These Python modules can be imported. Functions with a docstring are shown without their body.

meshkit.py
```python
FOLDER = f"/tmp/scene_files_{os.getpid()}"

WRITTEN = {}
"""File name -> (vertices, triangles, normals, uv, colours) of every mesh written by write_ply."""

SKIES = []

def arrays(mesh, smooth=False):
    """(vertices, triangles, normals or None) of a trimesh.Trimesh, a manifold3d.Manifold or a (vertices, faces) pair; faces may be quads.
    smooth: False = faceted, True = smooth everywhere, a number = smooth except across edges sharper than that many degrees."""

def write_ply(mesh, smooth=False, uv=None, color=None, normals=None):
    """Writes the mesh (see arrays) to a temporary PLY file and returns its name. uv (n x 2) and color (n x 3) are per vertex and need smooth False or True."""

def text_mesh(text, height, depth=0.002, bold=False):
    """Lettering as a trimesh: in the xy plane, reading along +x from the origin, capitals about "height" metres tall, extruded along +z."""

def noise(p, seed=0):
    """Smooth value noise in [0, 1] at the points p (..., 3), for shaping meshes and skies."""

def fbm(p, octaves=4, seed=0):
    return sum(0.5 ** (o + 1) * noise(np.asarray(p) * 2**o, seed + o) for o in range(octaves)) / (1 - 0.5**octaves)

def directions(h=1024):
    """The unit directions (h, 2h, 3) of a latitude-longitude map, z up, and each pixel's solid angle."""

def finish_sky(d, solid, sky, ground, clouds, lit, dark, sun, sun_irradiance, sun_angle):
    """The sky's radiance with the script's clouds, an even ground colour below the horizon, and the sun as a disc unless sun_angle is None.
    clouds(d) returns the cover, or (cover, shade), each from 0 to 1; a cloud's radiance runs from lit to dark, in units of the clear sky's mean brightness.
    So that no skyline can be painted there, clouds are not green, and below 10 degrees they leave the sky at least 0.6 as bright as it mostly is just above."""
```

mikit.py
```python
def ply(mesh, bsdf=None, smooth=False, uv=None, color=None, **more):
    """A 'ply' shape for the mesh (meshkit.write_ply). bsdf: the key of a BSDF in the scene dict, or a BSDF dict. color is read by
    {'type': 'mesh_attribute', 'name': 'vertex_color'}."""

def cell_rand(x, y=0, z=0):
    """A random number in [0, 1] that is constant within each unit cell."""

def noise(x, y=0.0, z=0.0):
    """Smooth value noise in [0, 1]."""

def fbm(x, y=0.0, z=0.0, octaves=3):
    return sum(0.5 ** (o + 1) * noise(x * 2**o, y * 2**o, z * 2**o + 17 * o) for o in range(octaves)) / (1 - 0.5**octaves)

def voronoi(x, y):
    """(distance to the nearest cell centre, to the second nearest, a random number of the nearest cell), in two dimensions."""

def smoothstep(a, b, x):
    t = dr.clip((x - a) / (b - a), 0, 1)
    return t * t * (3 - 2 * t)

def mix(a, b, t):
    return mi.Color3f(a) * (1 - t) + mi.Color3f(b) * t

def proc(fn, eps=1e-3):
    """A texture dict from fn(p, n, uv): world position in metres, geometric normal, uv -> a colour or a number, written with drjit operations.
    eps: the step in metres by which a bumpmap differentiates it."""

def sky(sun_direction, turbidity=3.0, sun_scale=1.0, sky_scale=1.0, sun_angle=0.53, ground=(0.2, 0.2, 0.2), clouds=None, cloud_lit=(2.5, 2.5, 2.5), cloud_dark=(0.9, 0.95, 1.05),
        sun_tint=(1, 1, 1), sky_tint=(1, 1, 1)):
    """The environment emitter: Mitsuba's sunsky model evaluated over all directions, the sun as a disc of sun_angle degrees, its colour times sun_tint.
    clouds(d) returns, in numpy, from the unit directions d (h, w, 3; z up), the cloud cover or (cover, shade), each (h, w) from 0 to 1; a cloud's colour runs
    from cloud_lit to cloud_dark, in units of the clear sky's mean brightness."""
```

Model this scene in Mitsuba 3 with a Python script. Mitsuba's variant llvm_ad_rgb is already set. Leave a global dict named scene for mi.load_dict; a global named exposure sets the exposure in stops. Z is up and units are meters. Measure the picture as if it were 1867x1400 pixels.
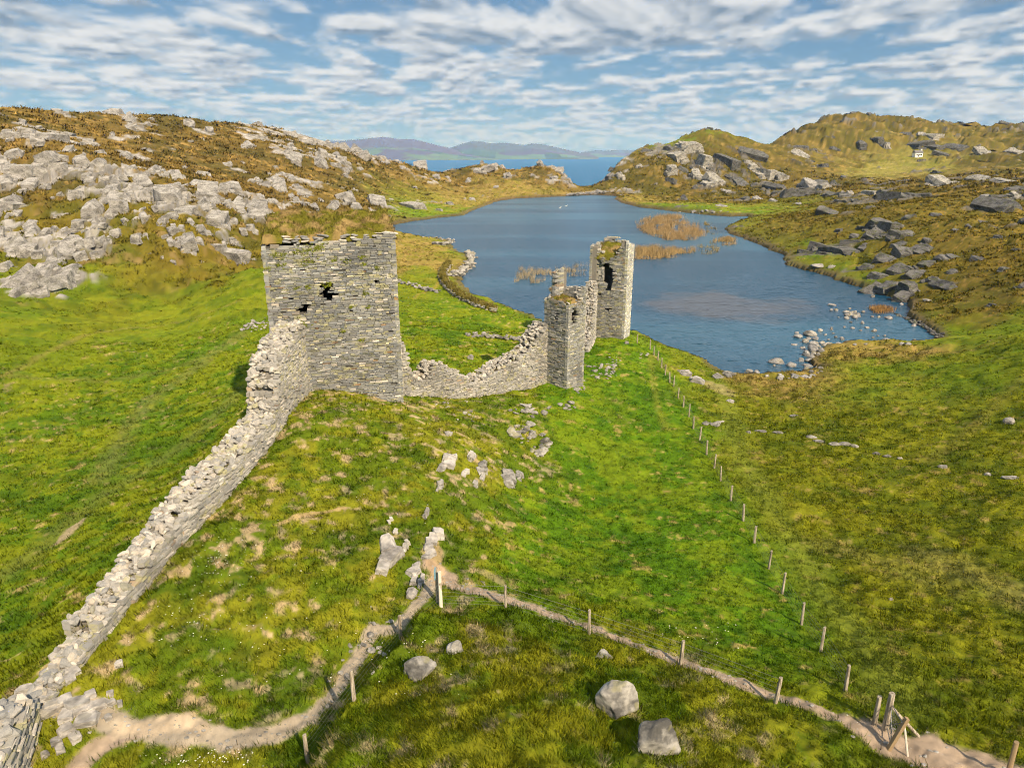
import math, numpy as np, trimesh, shapely, mitsuba as mi, drjit as dr, mikit, meshkit
from shapely.geometry import Polygon, LineString, Point, box as sbox
from scipy.interpolate import RBFInterpolator
from scipy.ndimage import map_coordinates, gaussian_filter
from scipy.spatial import cKDTree
scene, labels = {}, {}
T = mi.ScalarTransform4f
R0 = np.random.default_rng(7)
# ------------------------------------------------------------------ camera, sky, exposure
CAMZ = 24.5                                    # metres above the lough
F, PITCH = 1296.0, math.atan(423 / 1296.0)
SP, CP = math.sin(PITCH), math.cos(PITCH)
scene['camera'] = {'type': 'perspective', 'fov': 2 * math.degrees(math.atan(933.5 / F)), 'fov_axis': 'x', 'near_clip': 1.0, 'far_clip': 90000.0,
                   'to_world': T().look_at(origin=[0, 0, CAMZ], target=[0, CP, CAMZ - SP], up=[0, 0, 1])}
SUN = np.array([0.40, -0.66, 0.62]); SUN /= np.linalg.norm(SUN)
exposure = 1.85


TAB = np.random.default_rng(1234).random((64, 256, 256)).astype(np.float32)


def cellr(i, j, seed):
    return TAB[seed % 64][(i + 37 * (seed // 64)) & 255, j & 255]


def fb(x, y, s, octaves=3, seed=0):            # value noise, several octaves, 0..1
    x, y = np.broadcast_arrays(np.asarray(x, float) / s, np.asarray(y, float) / s)
    out = 0
    for o in range(octaves):
        xs, ys = x * 2.0 ** o + 7.3 * o, y * 2.0 ** o + 3.7 * o
        i, j = np.floor(xs), np.floor(ys)
        u, v = (xs - i).astype(np.float32), (ys - j).astype(np.float32)
        u = u * u * (3 - 2 * u); v = v * v * (3 - 2 * v)
        i, j = i.astype(np.int32), j.astype(np.int32)
        t = TAB[(seed + o * 5) % 64]; k = 37 * (seed // 64)
        i0, i1, j0, j1 = (i + k) & 255, (i + k + 1) & 255, j & 255, (j + 1) & 255
        a, b = t[i0, j0], t[i0, j1]
        a = a + (t[i1, j0] - a) * u; b = b + (t[i1, j1] - b) * u
        out = out + 0.5 ** (o + 1) * (a + (b - a) * v)
    return out / (1 - 0.5 ** octaves)


def sm(a, b, x):
    t = np.clip((x - a) / (b - a), 0, 1)
    return t * t * (3 - 2 * t)


def cloud_cover(d):                            # broken stratocumulus in layers, smaller towards the horizon
    z = np.maximum(d[..., 2], 0)
    k = 1.0 / (z + 0.05)
    qx, qy = d[..., 0] * k * 1.6, d[..., 1] * k * .85
    w = fb(qx, qy, 1.6, 3, 5) - 0.5
    px, py = qx + w * .8, qy + w * .8
    n = fb(px, py, .52, 5, 11)
    big = fb(px * .6, py, 2.6, 2, 3)
    v = 0.50 * n + 0.24 * big + 0.26 * fb(px, py, .20, 4, 21)
    lo = np.clip(z / 0.07, 0, 1)
    cover = sm(.375, .565, v) * (.60 + .36 * lo)
    n2 = fb(px, py - .15, .52, 5, 11)
    shade = .24 + np.clip((v - 0.48) / 0.16, 0, 1) * (.12 + .40 * sm(.05, .16, z)) + np.clip((n2 - n) * 4.2, -.55, .55)
    return cover, np.clip(shade, 0, 1)


scene['sky'] = mikit.sky(SUN.tolist(), turbidity=3, sky_scale=.66, sun_scale=1.35, clouds=cloud_cover, cloud_lit=(4.0, 4.1, 4.2), cloud_dark=(1.05, 1.42, 1.85), sky_tint=(.86, 1.0, 1.14), ground=(0.12, 0.13, 0.06))


def ray(px, py):
    px, py = np.asarray(px, float), np.asarray(py, float)
    a, b = (px - 933.5) / F, (py - 700) / F
    return np.stack([a, CP - b * SP, -(b * CP + SP)], -1)


def atz(px, py, z):                            # where a sight line meets level z
    r = ray(px, py)
    return np.array([0, 0, CAMZ]) + r * ((z - CAMZ) / r[..., 2])[..., None]


def atd(px, py, d):                            # at depth d straight ahead
    r = ray(px, py)
    return np.array([0, 0, CAMZ]) + r * (np.asarray(d) / r[..., 1])[..., None]


# ------------------------------------------------------------------ terrain
ZP = [  # surveyed points whose level is known: sight (x, y), level
(1867,1300,5.6),(1867,1100,4.4),(1700,1200,5.2),(1700,1000,3.4),(1500,1000,3.2),(1424,1082,3.9),(1541,1258,6.3),(1352,949,3.3),(1262,780,2.6),
(1867,850,4),(1600,850,2.6),(1867,700,4.2),(1700,700,2.2),(1600,650,1.2),(1500,700,1.1),(1867,600,5),(1750,620,2.4),(1300,690,.6),(1250,680,1.5),(1200,640,2),(1150,622,3),(1230,700,2.2),(1400,800,2),
(1411,1278,6.5),(1600,1350,6.5),(1850,1400,6.5),(1240,1212,6.5),(1078,1155,6.6),(925,1107,6.8),(803,1105,7.0),(730,1165,6.8),(645,1275,6.6),(561,1385,6.5),
(1100,1060,4.6),(1200,1000,3.5),(1000,1000,4.6),(900,1060,6.3),(1100,900,3),(1250,900,3),(1000,850,3.9),(1120,760,3.2),(1180,680,2.9),(1090,690,3.6),(1040,712,4.3),(960,735,5.0),(868,728,5.3),
(735,738,7.4),(640,715,8.6),(572,712,8.8),(650,800,8.5),(820,850,7.3),(760,760,7.6),(900,800,5.7),(960,870,4.4),(600,900,8.1),(530,757,9.2),(437,882,8.5),(332,992,8),(152,1192,7.3),(77,1282,7.0),
(700,1000,7.5),(600,1100,7.4),(450,1050,7.8),(300,1150,7.5),(400,1250,7.0),(250,1310,6.8),(400,1345,6.8),(100,1390,6.7),(300,1400,7.0),
(1125,1290,7.3),(1000,1250,7.9),(860,1200,7.7),(800,1300,8.3),(720,1350,8.0),(1000,1380,8.6),(1200,1390,8.1),(1400,1390,7.2),(640,1400,7.7),
(250,900,4.6),(120,1080,5.4),(0,1270,6.4),(300,780,3.4),(0,930,3.6),(100,700,2.8),(0,720,3.4),(420,700,4),(200,600,3),(0,590,5),(470,595,3.6),(330,900,5.2),(380,800,4.6),(60,1200,6.3),
(800,600,2.8),(900,620,2.5),(760,560,2.2),(780,480,1.3),(740,440,.9),(870,560,1.3),(950,588,1.0),(830,560,1.8),(920,660,3.0),(860,650,3.6),(600,560,3),(640,480,2),(300,540,3.2),(450,520,3),(150,540,4.2),
(760,396,.8),(845,390,.8),(905,365,.8),(970,360,.9),(1068,353,1.0),(1140,360,.9),(1200,368,1.4),(1300,374,2.2),(1385,390,.9),(1360,430,.6),(1440,468,1.2),(1530,500,1.4),(1640,545,1.6),(1400,410,3),
(1700,540,3.2),(1720,600,1.6)]
DP = [  # points on slopes: sight (x, y), ground distance
(0,500,108),(0,420,140),(0,300,190),(0,245,220),(150,470,118),(200,350,165),(200,270,215),(330,430,128),(330,330,200),(400,280,270),(450,480,118),(480,400,165),(550,380,200),(500,300,300),(600,330,310),(680,375,285),(700,340,360),
(60,450,125),(760,370,330),(1150,340,455),(1250,300,480),(1250,340,455),(1350,310,480),(1350,340,460),(1300,352,425),(1450,320,480),(1550,310,520),(1550,275,640),(1670,289,600),(1800,275,640),(1800,310,480),(1650,325,470),
(1500,345,380),(1450,370,330),(1500,404,212),(1620,388,185),(1720,392,180),(1867,400,170),(1867,420,150),(1867,345,260),(1750,345,290),(1867,500,108),(1750,460,135),(1600,455,158),(1600,365,290),(850,340,450),(1000,340,450),(1530,440,170),(1780,520,112)]
SKY = [  # skylines: sight, distance; the ground falls away behind
(-60,205,240),(0,199,255),(70,205,270),(150,215,300),(215,219,320),(265,212,335),(330,222,350),(370,225,370),(430,233,385),(500,230,400),(545,241,405),(580,258,415),(610,265,425),(660,281,440),(720,294,465),
(745,306,480),(780,310,470),(840,303,480),(890,296,490),(925,313,490),(965,306,495),(1000,302,500),(1030,317,490),(1052,343,470),(1085,337,475),(1130,300,490),(1160,271,505),(1225,265,525),(1270,241,540),(1300,237,545),(1340,247,550),(1385,263,570),
(1415,265,680),(1440,257,750),(1490,236,850),(1590,226,900),(1700,232,910),(1780,241,900),(1867,247,940),(1950,235,940)]
pts = [atz(x, y, z) for x, y, z in ZP] + [atd(x, y, d) for x, y, d in DP]
for x, y, d in SKY:
    p = atd(x, y, d); pts.append(p)
    drop = {True: 22, False: 10}[700 < x < 1100]
    pts.append(np.array([p[0] * 1.12, p[1] * 1.12, p[2] - drop]))
    pts.append(np.array([p[0] * 1.4, p[1] * 1.4, -88 if 560 < x < 1360 else p[2] - 45]))
pts = np.array(pts)
az, ld = np.arctan2(pts[:, 0], pts[:, 1]), np.log(np.hypot(pts[:, 0], pts[:, 1]))
ext = []
for s in (-1, 1):                              # the ground goes on outside the frame as it is at its edge
    m = s * az > np.radians(27)
    ext.append(np.stack([s * np.radians(86) - az[m] * 0.8, ld[m], pts[m, 2] + (0.25 if s < 0 else 0.0) * (pts[m, 2] - 6)], 1))
ext.append(np.array([[a, math.log(9.0), 7.2] for a in np.radians([-60, -40, -20, 0, 20, 40, 60])]))
ctrl = np.vstack([np.stack([az, ld, pts[:, 2]], 1), *ext])
SC = np.array([2.2, 1.0])
rbf = RBFInterpolator(ctrl[:, :2] * SC, ctrl[:, 2], kernel='thin_plate_spline', smoothing=1.5e-3)
AZ = np.radians(np.concatenate([np.linspace(-66, -46, 60)[:-1], np.linspace(-46, 46, 900), np.linspace(46, 66, 60)[1:]]))
steps, d_ = [], 9.0
while d_ < 1150:
    steps.append(d_); d_ *= 1 + np.interp(d_, [9, 14, 18, 45, 60, 520, 700], [.012, .009, .0042, .0042, .0062, .0062, .012])
DD = np.array(steps); LD = np.log(DD)
ca, cl = np.linspace(AZ[0], AZ[-1], 150), np.linspace(LD[0], LD[-1], 150)
ga, gl = np.meshgrid(ca, cl, indexing='ij')
coarse = rbf(np.stack([ga.ravel(), gl.ravel()], 1) * SC).reshape(ga.shape)
GA, GL = np.meshgrid(AZ, LD, indexing='ij')
ia = (GA - ca[0]) / (ca[1] - ca[0]); il = (GL - cl[0]) / (cl[1] - cl[0])
Z = map_coordinates(coarse, [ia, il], order=3, mode='nearest')
DGRID = np.exp(GL)
X, Y = DGRID * np.sin(GA), DGRID * np.cos(GA)
XY = np.stack([X.ravel(), Y.ravel()], 1)
print('terrain', X.shape)


# the lough
LAKE_PX = [(1140,608),(1100,618),(1040,600),(985,590),(960,576),(925,562),(885,547),(862,541),(850,530),(838,512),(836,500),(846,492),(858,482),(861,470),(852,463),(838,460),(826,452),(822,443),(812,436),(790,433),(755,431),(735,428),(700,425),
 (690,415),(712,411),(760,402),(800,397),(845,393),(856,386),(880,377),(906,367),(940,362),(970,361),(1010,359),(1050,357),(1085,355),(1125,358),(1122,364),(1135,370),(1165,378),(1200,382),(1230,386),(1262,389),(1290,392),(1330,395),(1362,394),(1372,399),(1345,405),(1338,409),(1322,416),
 (1330,426),(1362,437),(1385,446),(1405,455),(1430,466),(1436,474),(1432,482),(1460,490),(1500,500),(1530,511),(1565,522),(1600,535),(1640,548),(1662,556),(1655,575),(1672,590),(1695,600),(1714,613),(1706,624),(1680,628),(1640,630),(1590,627),(1540,626),(1520,632),(1500,636),
 (1484,648),(1478,662),(1496,676),(1470,682),(1430,682),(1395,684),(1365,687),(1340,682),(1310,676),(1290,664),(1262,654),(1235,645),(1205,632),(1180,620),(1160,612)]
lake_w = atz(*np.array(LAKE_PX, float).T, 0.0)[:, :2]
lake = Polygon(lake_w).buffer(0)
ring = np.array([lake.exterior.interpolate(s).coords[0] for s in np.arange(0, lake.exterior.length, 0.7)])
ring_tree = cKDTree(ring)


def lake_dist(xy):                             # positive on land
    dl = ring_tree.query(xy)[0]
    return np.where(shapely.contains_xy(lake, xy[:, 0], xy[:, 1]), -dl, dl)


LDIST = lake_dist(XY).reshape(X.shape)
LDIST = LDIST + (fb(X, Y, 2.5, 3, 3) - .5) * np.clip(DGRID / 60, .6, 2.5)
# zones -------------------------------------------------------------------------------------------------
ZONES = [  # sight x, y, kind, stand-in level or -distance
*[(x, y, 'lush', 3) for x, y in [(1200,760),(1250,950),(1100,900),(1050,800),(1200,1050),(1350,1100),(950,1050),(1000,970),(1130,690),(1400,1180),(1170,640)]],
*[(x, y, 'meadow', 4) for x, y in [(250,700),(200,760),(330,800),(120,850),(350,650),(420,620),(60,720),(150,950),(300,900),(80,1050),(30,1180)]],
*[(x, y, 'meadow', 2) for x, y in [(800,600),(880,640),(930,610),(870,570),(800,550),(780,640)]],
*[(x, y, 'olive', 3.5) for x, y in [(150,540),(300,560),(50,600),(430,560),(20,540),(640,560)]],
*[(x, y, 'mound', 8) for x, y in [(650,800),(560,900),(700,900),(620,1000),(500,1000),(400,1130),(520,1130),(640,1120),(330,1230),(450,1230),(780,980),(830,860),(880,900),(300,1100),(700,760),(600,1230),(850,740),(920,800),(980,740),(200,1330),(100,1390)]],
*[(x, y, 'hillock', 8) for x, y in [(950,1200),(1100,1200),(800,1300),(900,1350),(1050,1350),(1250,1300),(1350,1370),(700,1390),(1150,1390)]],
*[(x, y, 'field', 3) for x, y in [(1500,850),(1650,950),(1800,1000),(1450,950),(1600,750),(1800,800),(1750,1150),(1600,1080),(1800,1300),(1450,750),(1350,730),(1650,1250),(1867,1000)]],
*[(x, y, 'olive', 2) for x, y in [(1600,670),(1720,680),(1800,620),(1250,660),(1730,590),(1860,700)]],
(1650,640,'straw',1.2),(1580,645,'straw',1.2),(1400,692,'straw',1),(740,450,'straw',1),(790,455,'straw',1),(760,480,'straw',1.2),(760,510,'olive',1.5),(840,445,'olive',1),(740,530,'olive',2),
*[(x, y, 'heath', -d) for x, y, d in [(60,330,180),(200,250,240),(350,300,240),(100,225,260),(420,250,330),(500,260,380),(600,320,330),(650,380,270),(700,310,430),(850,330,460),(970,330,470),(450,370,190),(560,400,180)]],
*[(x, y, 'heatholive', -d) for x, y, d in [(300,440,130),(150,480,115),(400,460,130),(60,430,135),(0,480,110),(230,400,150),(440,440,140)]],
*[(x, y, 'moor', -d) for x, y, d in [(1200,330,465),(1180,290,490),(1350,300,490),(1300,265,520),(1450,300,520),(1550,250,750),(1700,255,800),(1830,260,850),(1400,340,400),(1560,340,400),(1700,340,320),(1760,300,560),(1850,300,560),(1620,268,750),(1480,325,480),(1780,330,400),(1660,260,800),(1540,290,600),(1720,320,450),(1270,330,470),(1420,285,560)]],
*[(x, y, 'brownfield', -d) for x, y, d in [(1250,365,400),(1330,372,370),(1450,385,260),(1550,400,215),(1700,410,170),(1800,420,150),(1600,470,150),(1820,480,120),(1700,520,125),(1850,540,105),(1500,450,180),(1600,370,290),(1750,560,100)]],
*[(x, y, 'pasture', -d) for x, y, d in [(1600,312,520),(1650,300,560),(1690,289,600)]],
(1520,500,'lush2',.8),(1480,470,'lush2',.8),(1560,515,'lush2',1),(1330,382,'lush2',1),(1360,385,'lush2',1),(1210,380,'lush2',.8),(810,385,'lush2',1),(780,388,'lush2',1),(850,380,'lush2',1),(1240,320,'lush2',8),(900,355,'straw',1),(960,355,'straw',1),(840,365,'straw',3),(1180,365,'straw',1)]
KINDS = {  # (main colour, second colour, its share, dry colour, its share, patch size, tuft height)
'lush': ((.066, .145, .003), (.130, .195, .006), .42, (.36, .28, .09), .05, 1.6, .09),
'meadow': ((.080, .145, .004), (.155, .190, .006), .50, (.40, .30, .13), .07, 2.2, .11),
'olive': ((.150, .175, .007), (.100, .148, .005), .40, (.27, .21, .07), .06, 3.5, .10),
'mound': ((.092, .138, .005), (.180, .190, .010), .50, (.43, .325, .20), .17, 1.1, .13),
'hillock': ((.092, .138, .004), (.165, .175, .008), .45, (.33, .27, .16), .10, 1.3, .15),
'field': ((.150, .162, .006), (.095, .118, .004), .42, (.27, .21, .06), .08, 1.2, .15),
'heath': ((.128, .090, .022), (.078, .064, .016), .45, (.27, .18, .055), .16, 7., .50),
'heatholive': ((.140, .112, .014), (.092, .088, .012), .45, (.21, .15, .06), .12, 6., .40),
'moor': ((.115, .088, .018), (.072, .064, .011), .45, (.22, .155, .045), .14, 7., .50),
'brownfield': ((.130, .100, .016), (.080, .072, .010), .42, (.24, .16, .045), .14, 2.6, .32),
'pasture': ((.185, .165, .040), (.15, .15, .025), .40, (.26, .21, .08), .1, 9., .1),
'straw': ((.22, .165, .045), (.16, .145, .02), .40, (.34, .24, .08), .15, 2.5, .18),
'lush2': ((.095, .150, .008), (.140, .155, .012), .40, (.25, .20, .06), .05, 5., .12)}
names = list(KINDS)
zp = np.array([(atz(x, y, v) if v > 0 else atd(x, y, -v))[:2] for x, y, _, v in ZONES])
zk = np.array([names.index(k) for _, _, k, _ in ZONES])
zu = np.stack([np.arctan2(zp[:, 0], zp[:, 1]) * 2.2, np.log(np.hypot(zp[:, 0], zp[:, 1]))], 1)
ROCKY = [(0,300,190,.75),(100,320,185,.8),(200,360,160,.9),(280,400,140,.85),(370,400,150,.8),(60,450,125,.75),(150,440,125,.35),(250,300,205,.5),(350,320,210,.45),(450,330,240,.4),(540,275,380,.75),(600,300,370,.7),(650,390,260,.7),(590,390,190,.6),(500,350,230,.4),
 (100,240,250,.4),(300,250,290,.22),(400,290,260,.25),(450,240,370,.2),(30,210,250,.4),(200,500,110,0),(400,500,110,0),(720,300,450,.55),(700,350,350,.25),(800,318,470,.5),(890,310,485,.6),(930,330,470,.3),(1020,310,492,.6),(850,350,430,.1),(960,335,470,.1),
 (1180,280,495,.45),(1110,325,478,.6),(1230,300,485,.55),(1270,310,478,.65),(1300,245,540,.5),(1200,325,465,.1),(1370,320,475,.45),(1330,280,505,.12),(1480,335,400,.6),(1530,350,370,.55),(1600,245,850,.4),(1700,245,850,.35),(1500,290,560,.25),(1800,330,330,.35),(1850,345,260,.3),(1650,335,380,.2),
 (1620,420,175,.35),(1600,500,140,.3),(1650,470,145,.35),(1700,500,130,.25),(1540,430,175,.2),(1800,430,145,.15),(1750,400,170,.15),(1700,560,110,0),(1250,370,390,.05),(740,440,215,0),(760,500,140,0),(800,450,190,0),(720,480,150,0),(820,392,330,0),(740,400,280,.1),(880,372,400,.0),(960,362,430,.0),(1000,345,480,.15),(300,470,125,.1),(430,480,118,.15),(0,520,100,0),(1400,440,190,.1),(1450,400,240,.05),(1700,450,140,.35),(1850,500,108,.05),(1330,380,330,0),(1450,350,430,.1),(1560,330,470,.05),(1250,345,455,.2),(1150,350,450,.1),(1400,365,340,.12),(1600,300,530,0),(1700,290,610,.05),(1560,260,700,.1)]
rkp = np.array([atd(x, y, d)[:2] for x, y, d, _ in ROCKY]); rkv = np.array([r[3] for r in ROCKY])
rku = np.stack([np.arctan2(rkp[:, 0], rkp[:, 1]) * 2.2, np.log(np.hypot(rkp[:, 0], rkp[:, 1]))], 1)


def fields(x, y):                              # kind weights (n, kinds) and rock share (n) at ground points
    u = np.stack([np.arctan2(x, y) * 2.2, np.log(np.hypot(x, y))], 1)
    wob = np.stack([fb(x, y, 5.0, 3, 31) - .5, fb(x, y, 5.0, 3, 32) - .5], 1) * .16
    wob2 = np.stack([fb(u[:, 0] * 30, u[:, 1] * 30, 1.6, 3, 33) - .5, fb(u[:, 0] * 30, u[:, 1] * 30, 1.6, 3, 34) - .5], 1) * .10
    q = u + wob + wob2
    W = np.zeros((len(x), len(names)), np.float32)
    d, i = cKDTree(zu).query(q, k=6)
    w = 1 / (d + .012) ** 3.2
    w /= w.sum(1, keepdims=True)
    for k in range(6):
        W[np.arange(len(x)), zk[i[:, k]]] += w[:, k]
    d, i = cKDTree(rku).query(q, k=4)
    w = 1 / (d + .02) ** 2.2
    rock = (rkv[i] * w).sum(1) / w.sum(1)
    return W, rock * sm(85, 105, np.hypot(x, y))


ditch = np.array([atz(x, y, 7.0)[:2] for x, y in [(800,1120),(765,1160),(720,1210),(665,1290),(590,1395),(540,1470),(470,1600)]])
ditch = np.array([LineString(ditch).interpolate(s).coords[0] for s in np.arange(0, LineString(ditch).length, .05)])
dtree = cKDTree(ditch); dtan = np.gradient(ditch, axis=0)


def path_px(points, z, w):
    l = LineString([tuple(atz(x, y, z if np.isscalar(z) else z[i])[:2]) for i, (x, y) in enumerate(points)])
    p = np.array([l.interpolate(s).coords[0] for s in np.arange(0, l.length, .1)])
    return cKDTree(p), np.interp(np.linspace(0, 1, len(p)), np.linspace(0, 1, len(w)), w) if not np.isscalar(w) else np.full(len(p), w)


PATHS = [  # worn earth
(path_px([(60,1300),(160,1300),(240,1325),(330,1345),(420,1350),(500,1335),(560,1300),(620,1250),(680,1150),(730,1140),(780,1085),(800,1060)], 6.8, [.3,.34,.45,.5,.45,.36,.3,.28,.28,.28,.28,.35]), 1.0, (.33,.285,.22)),
(path_px([(790,1045),(830,1075),(900,1090),(980,1105),(1080,1135),(1180,1170),(1280,1210),(1380,1250),(1480,1290),(1560,1325),(1640,1360),(1740,1385),(1867,1420)], 6.6, [.4,.42,.36,.26,.25,.25,.25,.25,.28,.34,.7,.85,.8]), 1.0, (.31,.245,.185)),
(path_px([(800,1060),(795,1030),(798,1005),(792,985)], 7, [.3,.4,.25,.1]), .65, (.44,.31,.18)),
(path_px([(860,1045),(900,1050),(920,1068)], 6.3, [.15,.3,.15]), .5, (.36,.28,.17)),
(path_px([(130,1400),(180,1360),(260,1330)], 6.8, [.45,.3,.3]), .9, (.36,.28,.22)),
(path_px([(225,1325),(300,1320),(370,1330)], 6.9, [.3,.35,.25]), .9, (.42,.345,.25)),
(path_px([(510,965),(560,945),(630,925)], 8, [.16,.2,.1]), .7, (.42,.30,.16)),
(path_px([(100,970),(125,945),(150,925)], 5, [.2,.35,.15]), .8, (.34,.27,.18)),
(path_px([(1330,700),(1290,690),(1325,715)], 1.5, [.8,1.2,.8]), .45, (.33,.26,.15)),
]
TRACKS = [  # trodden grass, smoother and paler
(path_px([(0,1040),(60,1000),(140,930),(230,860),(330,800),(410,740),(440,700)], 4.6, .75), .6, (.13,.16,.03)),
(path_px([(180,880),(215,800),(240,750),(290,700),(370,650),(440,605)], 3.6, .75), .5, (.15,.165,.045)),
(path_px([(0,695),(120,690),(250,680),(360,655)], 3, .6), .4, (.17,.165,.04)),
(path_px([(0,700),(90,650),(170,610),(240,590),(440,570)], 3, .35), .5, (.2,.17,.05)),
(path_px([(1310,690),(1330,760),(1350,840),(1390,900),(1440,980),(1500,1080),(1570,1180),(1640,1300)], [1,1.6,2.3,2.8,3.2,3.8,4.8,5.8], .9), .65, (.15,.185,.02)),
(path_px([(1867,705),(1800,760),(1740,810),(1690,842)], 3, .5), .45, (.19,.18,.03)),
(path_px([(1185,640),(1190,680),(1200,740),(1215,780)], 3, .3), .4, (.2,.2,.03)),
(path_px([(1700,1000),(1780,1050),(1867,1100)], 4, 1.4), .4, (.24,.21,.07)),
(path_px([(1520,970),(1620,1010),(1700,1060)], 4, 1.0), .3, (.22,.20,.06)),
(path_px([(755,545),(790,525),(822,488)], 1.6, .3), .5, (.36,.27,.07)),
]


def worn(xy):
    hit = np.zeros(len(xy)); col = np.zeros((len(xy), 3)); soft = np.zeros(len(xy))
    n1 = fb(xy[:, 0], xy[:, 1], .8, 4, 51) - .5
    for table, edge in ((TRACKS, 1.0), (PATHS, .24)):
        for (tree, w), strength, c in table:
            lo, hi = tree.mins - 2.5, tree.maxes + 2.5
            near = np.nonzero(((xy > lo) & (xy < hi)).all(1))[0]
            d, i = np.full(len(xy), np.inf), np.zeros(len(xy), int)
            dn, jn = tree.query(xy[near], distance_upper_bound=3.5, workers=-1)
            fine_ = np.isfinite(dn); d[near] = dn; i[near] = np.where(fine_, jn, 0)
            ok = np.isfinite(d)
            m = np.where(ok, 1 - sm(1 - edge, 1 + edge, (d + n1 * w[i] * 1.1 + n1 * .15) / w[i]), 0) * strength
            col = col * (1 - m[:, None]) + np.array(c) * m[:, None]
            hit = hit + m * (1 - hit)
            if edge < .5: soft = np.maximum(soft, m)
    return hit, col / np.maximum(hit, 1e-6)[:, None], soft


# heights of the ground in detail -----------------------------------------------------------------------
KW, ROCK = fields(XY[:, 0], XY[:, 1])
tuft_h = (KW @ np.array([KINDS[k][6] for k in names])).reshape(X.shape)
ROCK = ROCK.reshape(X.shape)
dd, di = dtree.query(XY, distance_upper_bound=9)
ok = np.isfinite(dd); di = np.where(ok, di, 0)
side = dtan[di][:, 0] * (XY[:, 1] - ditch[di][:, 1]) - dtan[di][:, 1] * (XY[:, 0] - ditch[di][:, 0])
wig = (fb(XY[:, 0], XY[:, 1], .9, 3, 61) - .5) * .5
sd = np.where(ok, dd, 9) * np.sign(side) + wig
fade = np.clip((ditch.shape[0] - di) / 40, 0, 1) * np.clip(di / 30, 0, 1)
bank = (1.35 * sm(-.05, .30, sd) * np.exp(-np.maximum(sd, 0) / 2.2) - .42 * np.exp(-((sd + .25) / .4) ** 2)) * np.where(ok, fade, 0)
Z = Z + bank.reshape(X.shape)
far = sm(90, 170, DGRID)
hill = np.clip(KW[:, names.index('heath')] + KW[:, names.index('heatholive')] + 1.35 * KW[:, names.index('moor')], 0, 1.35).reshape(X.shape)
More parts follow.
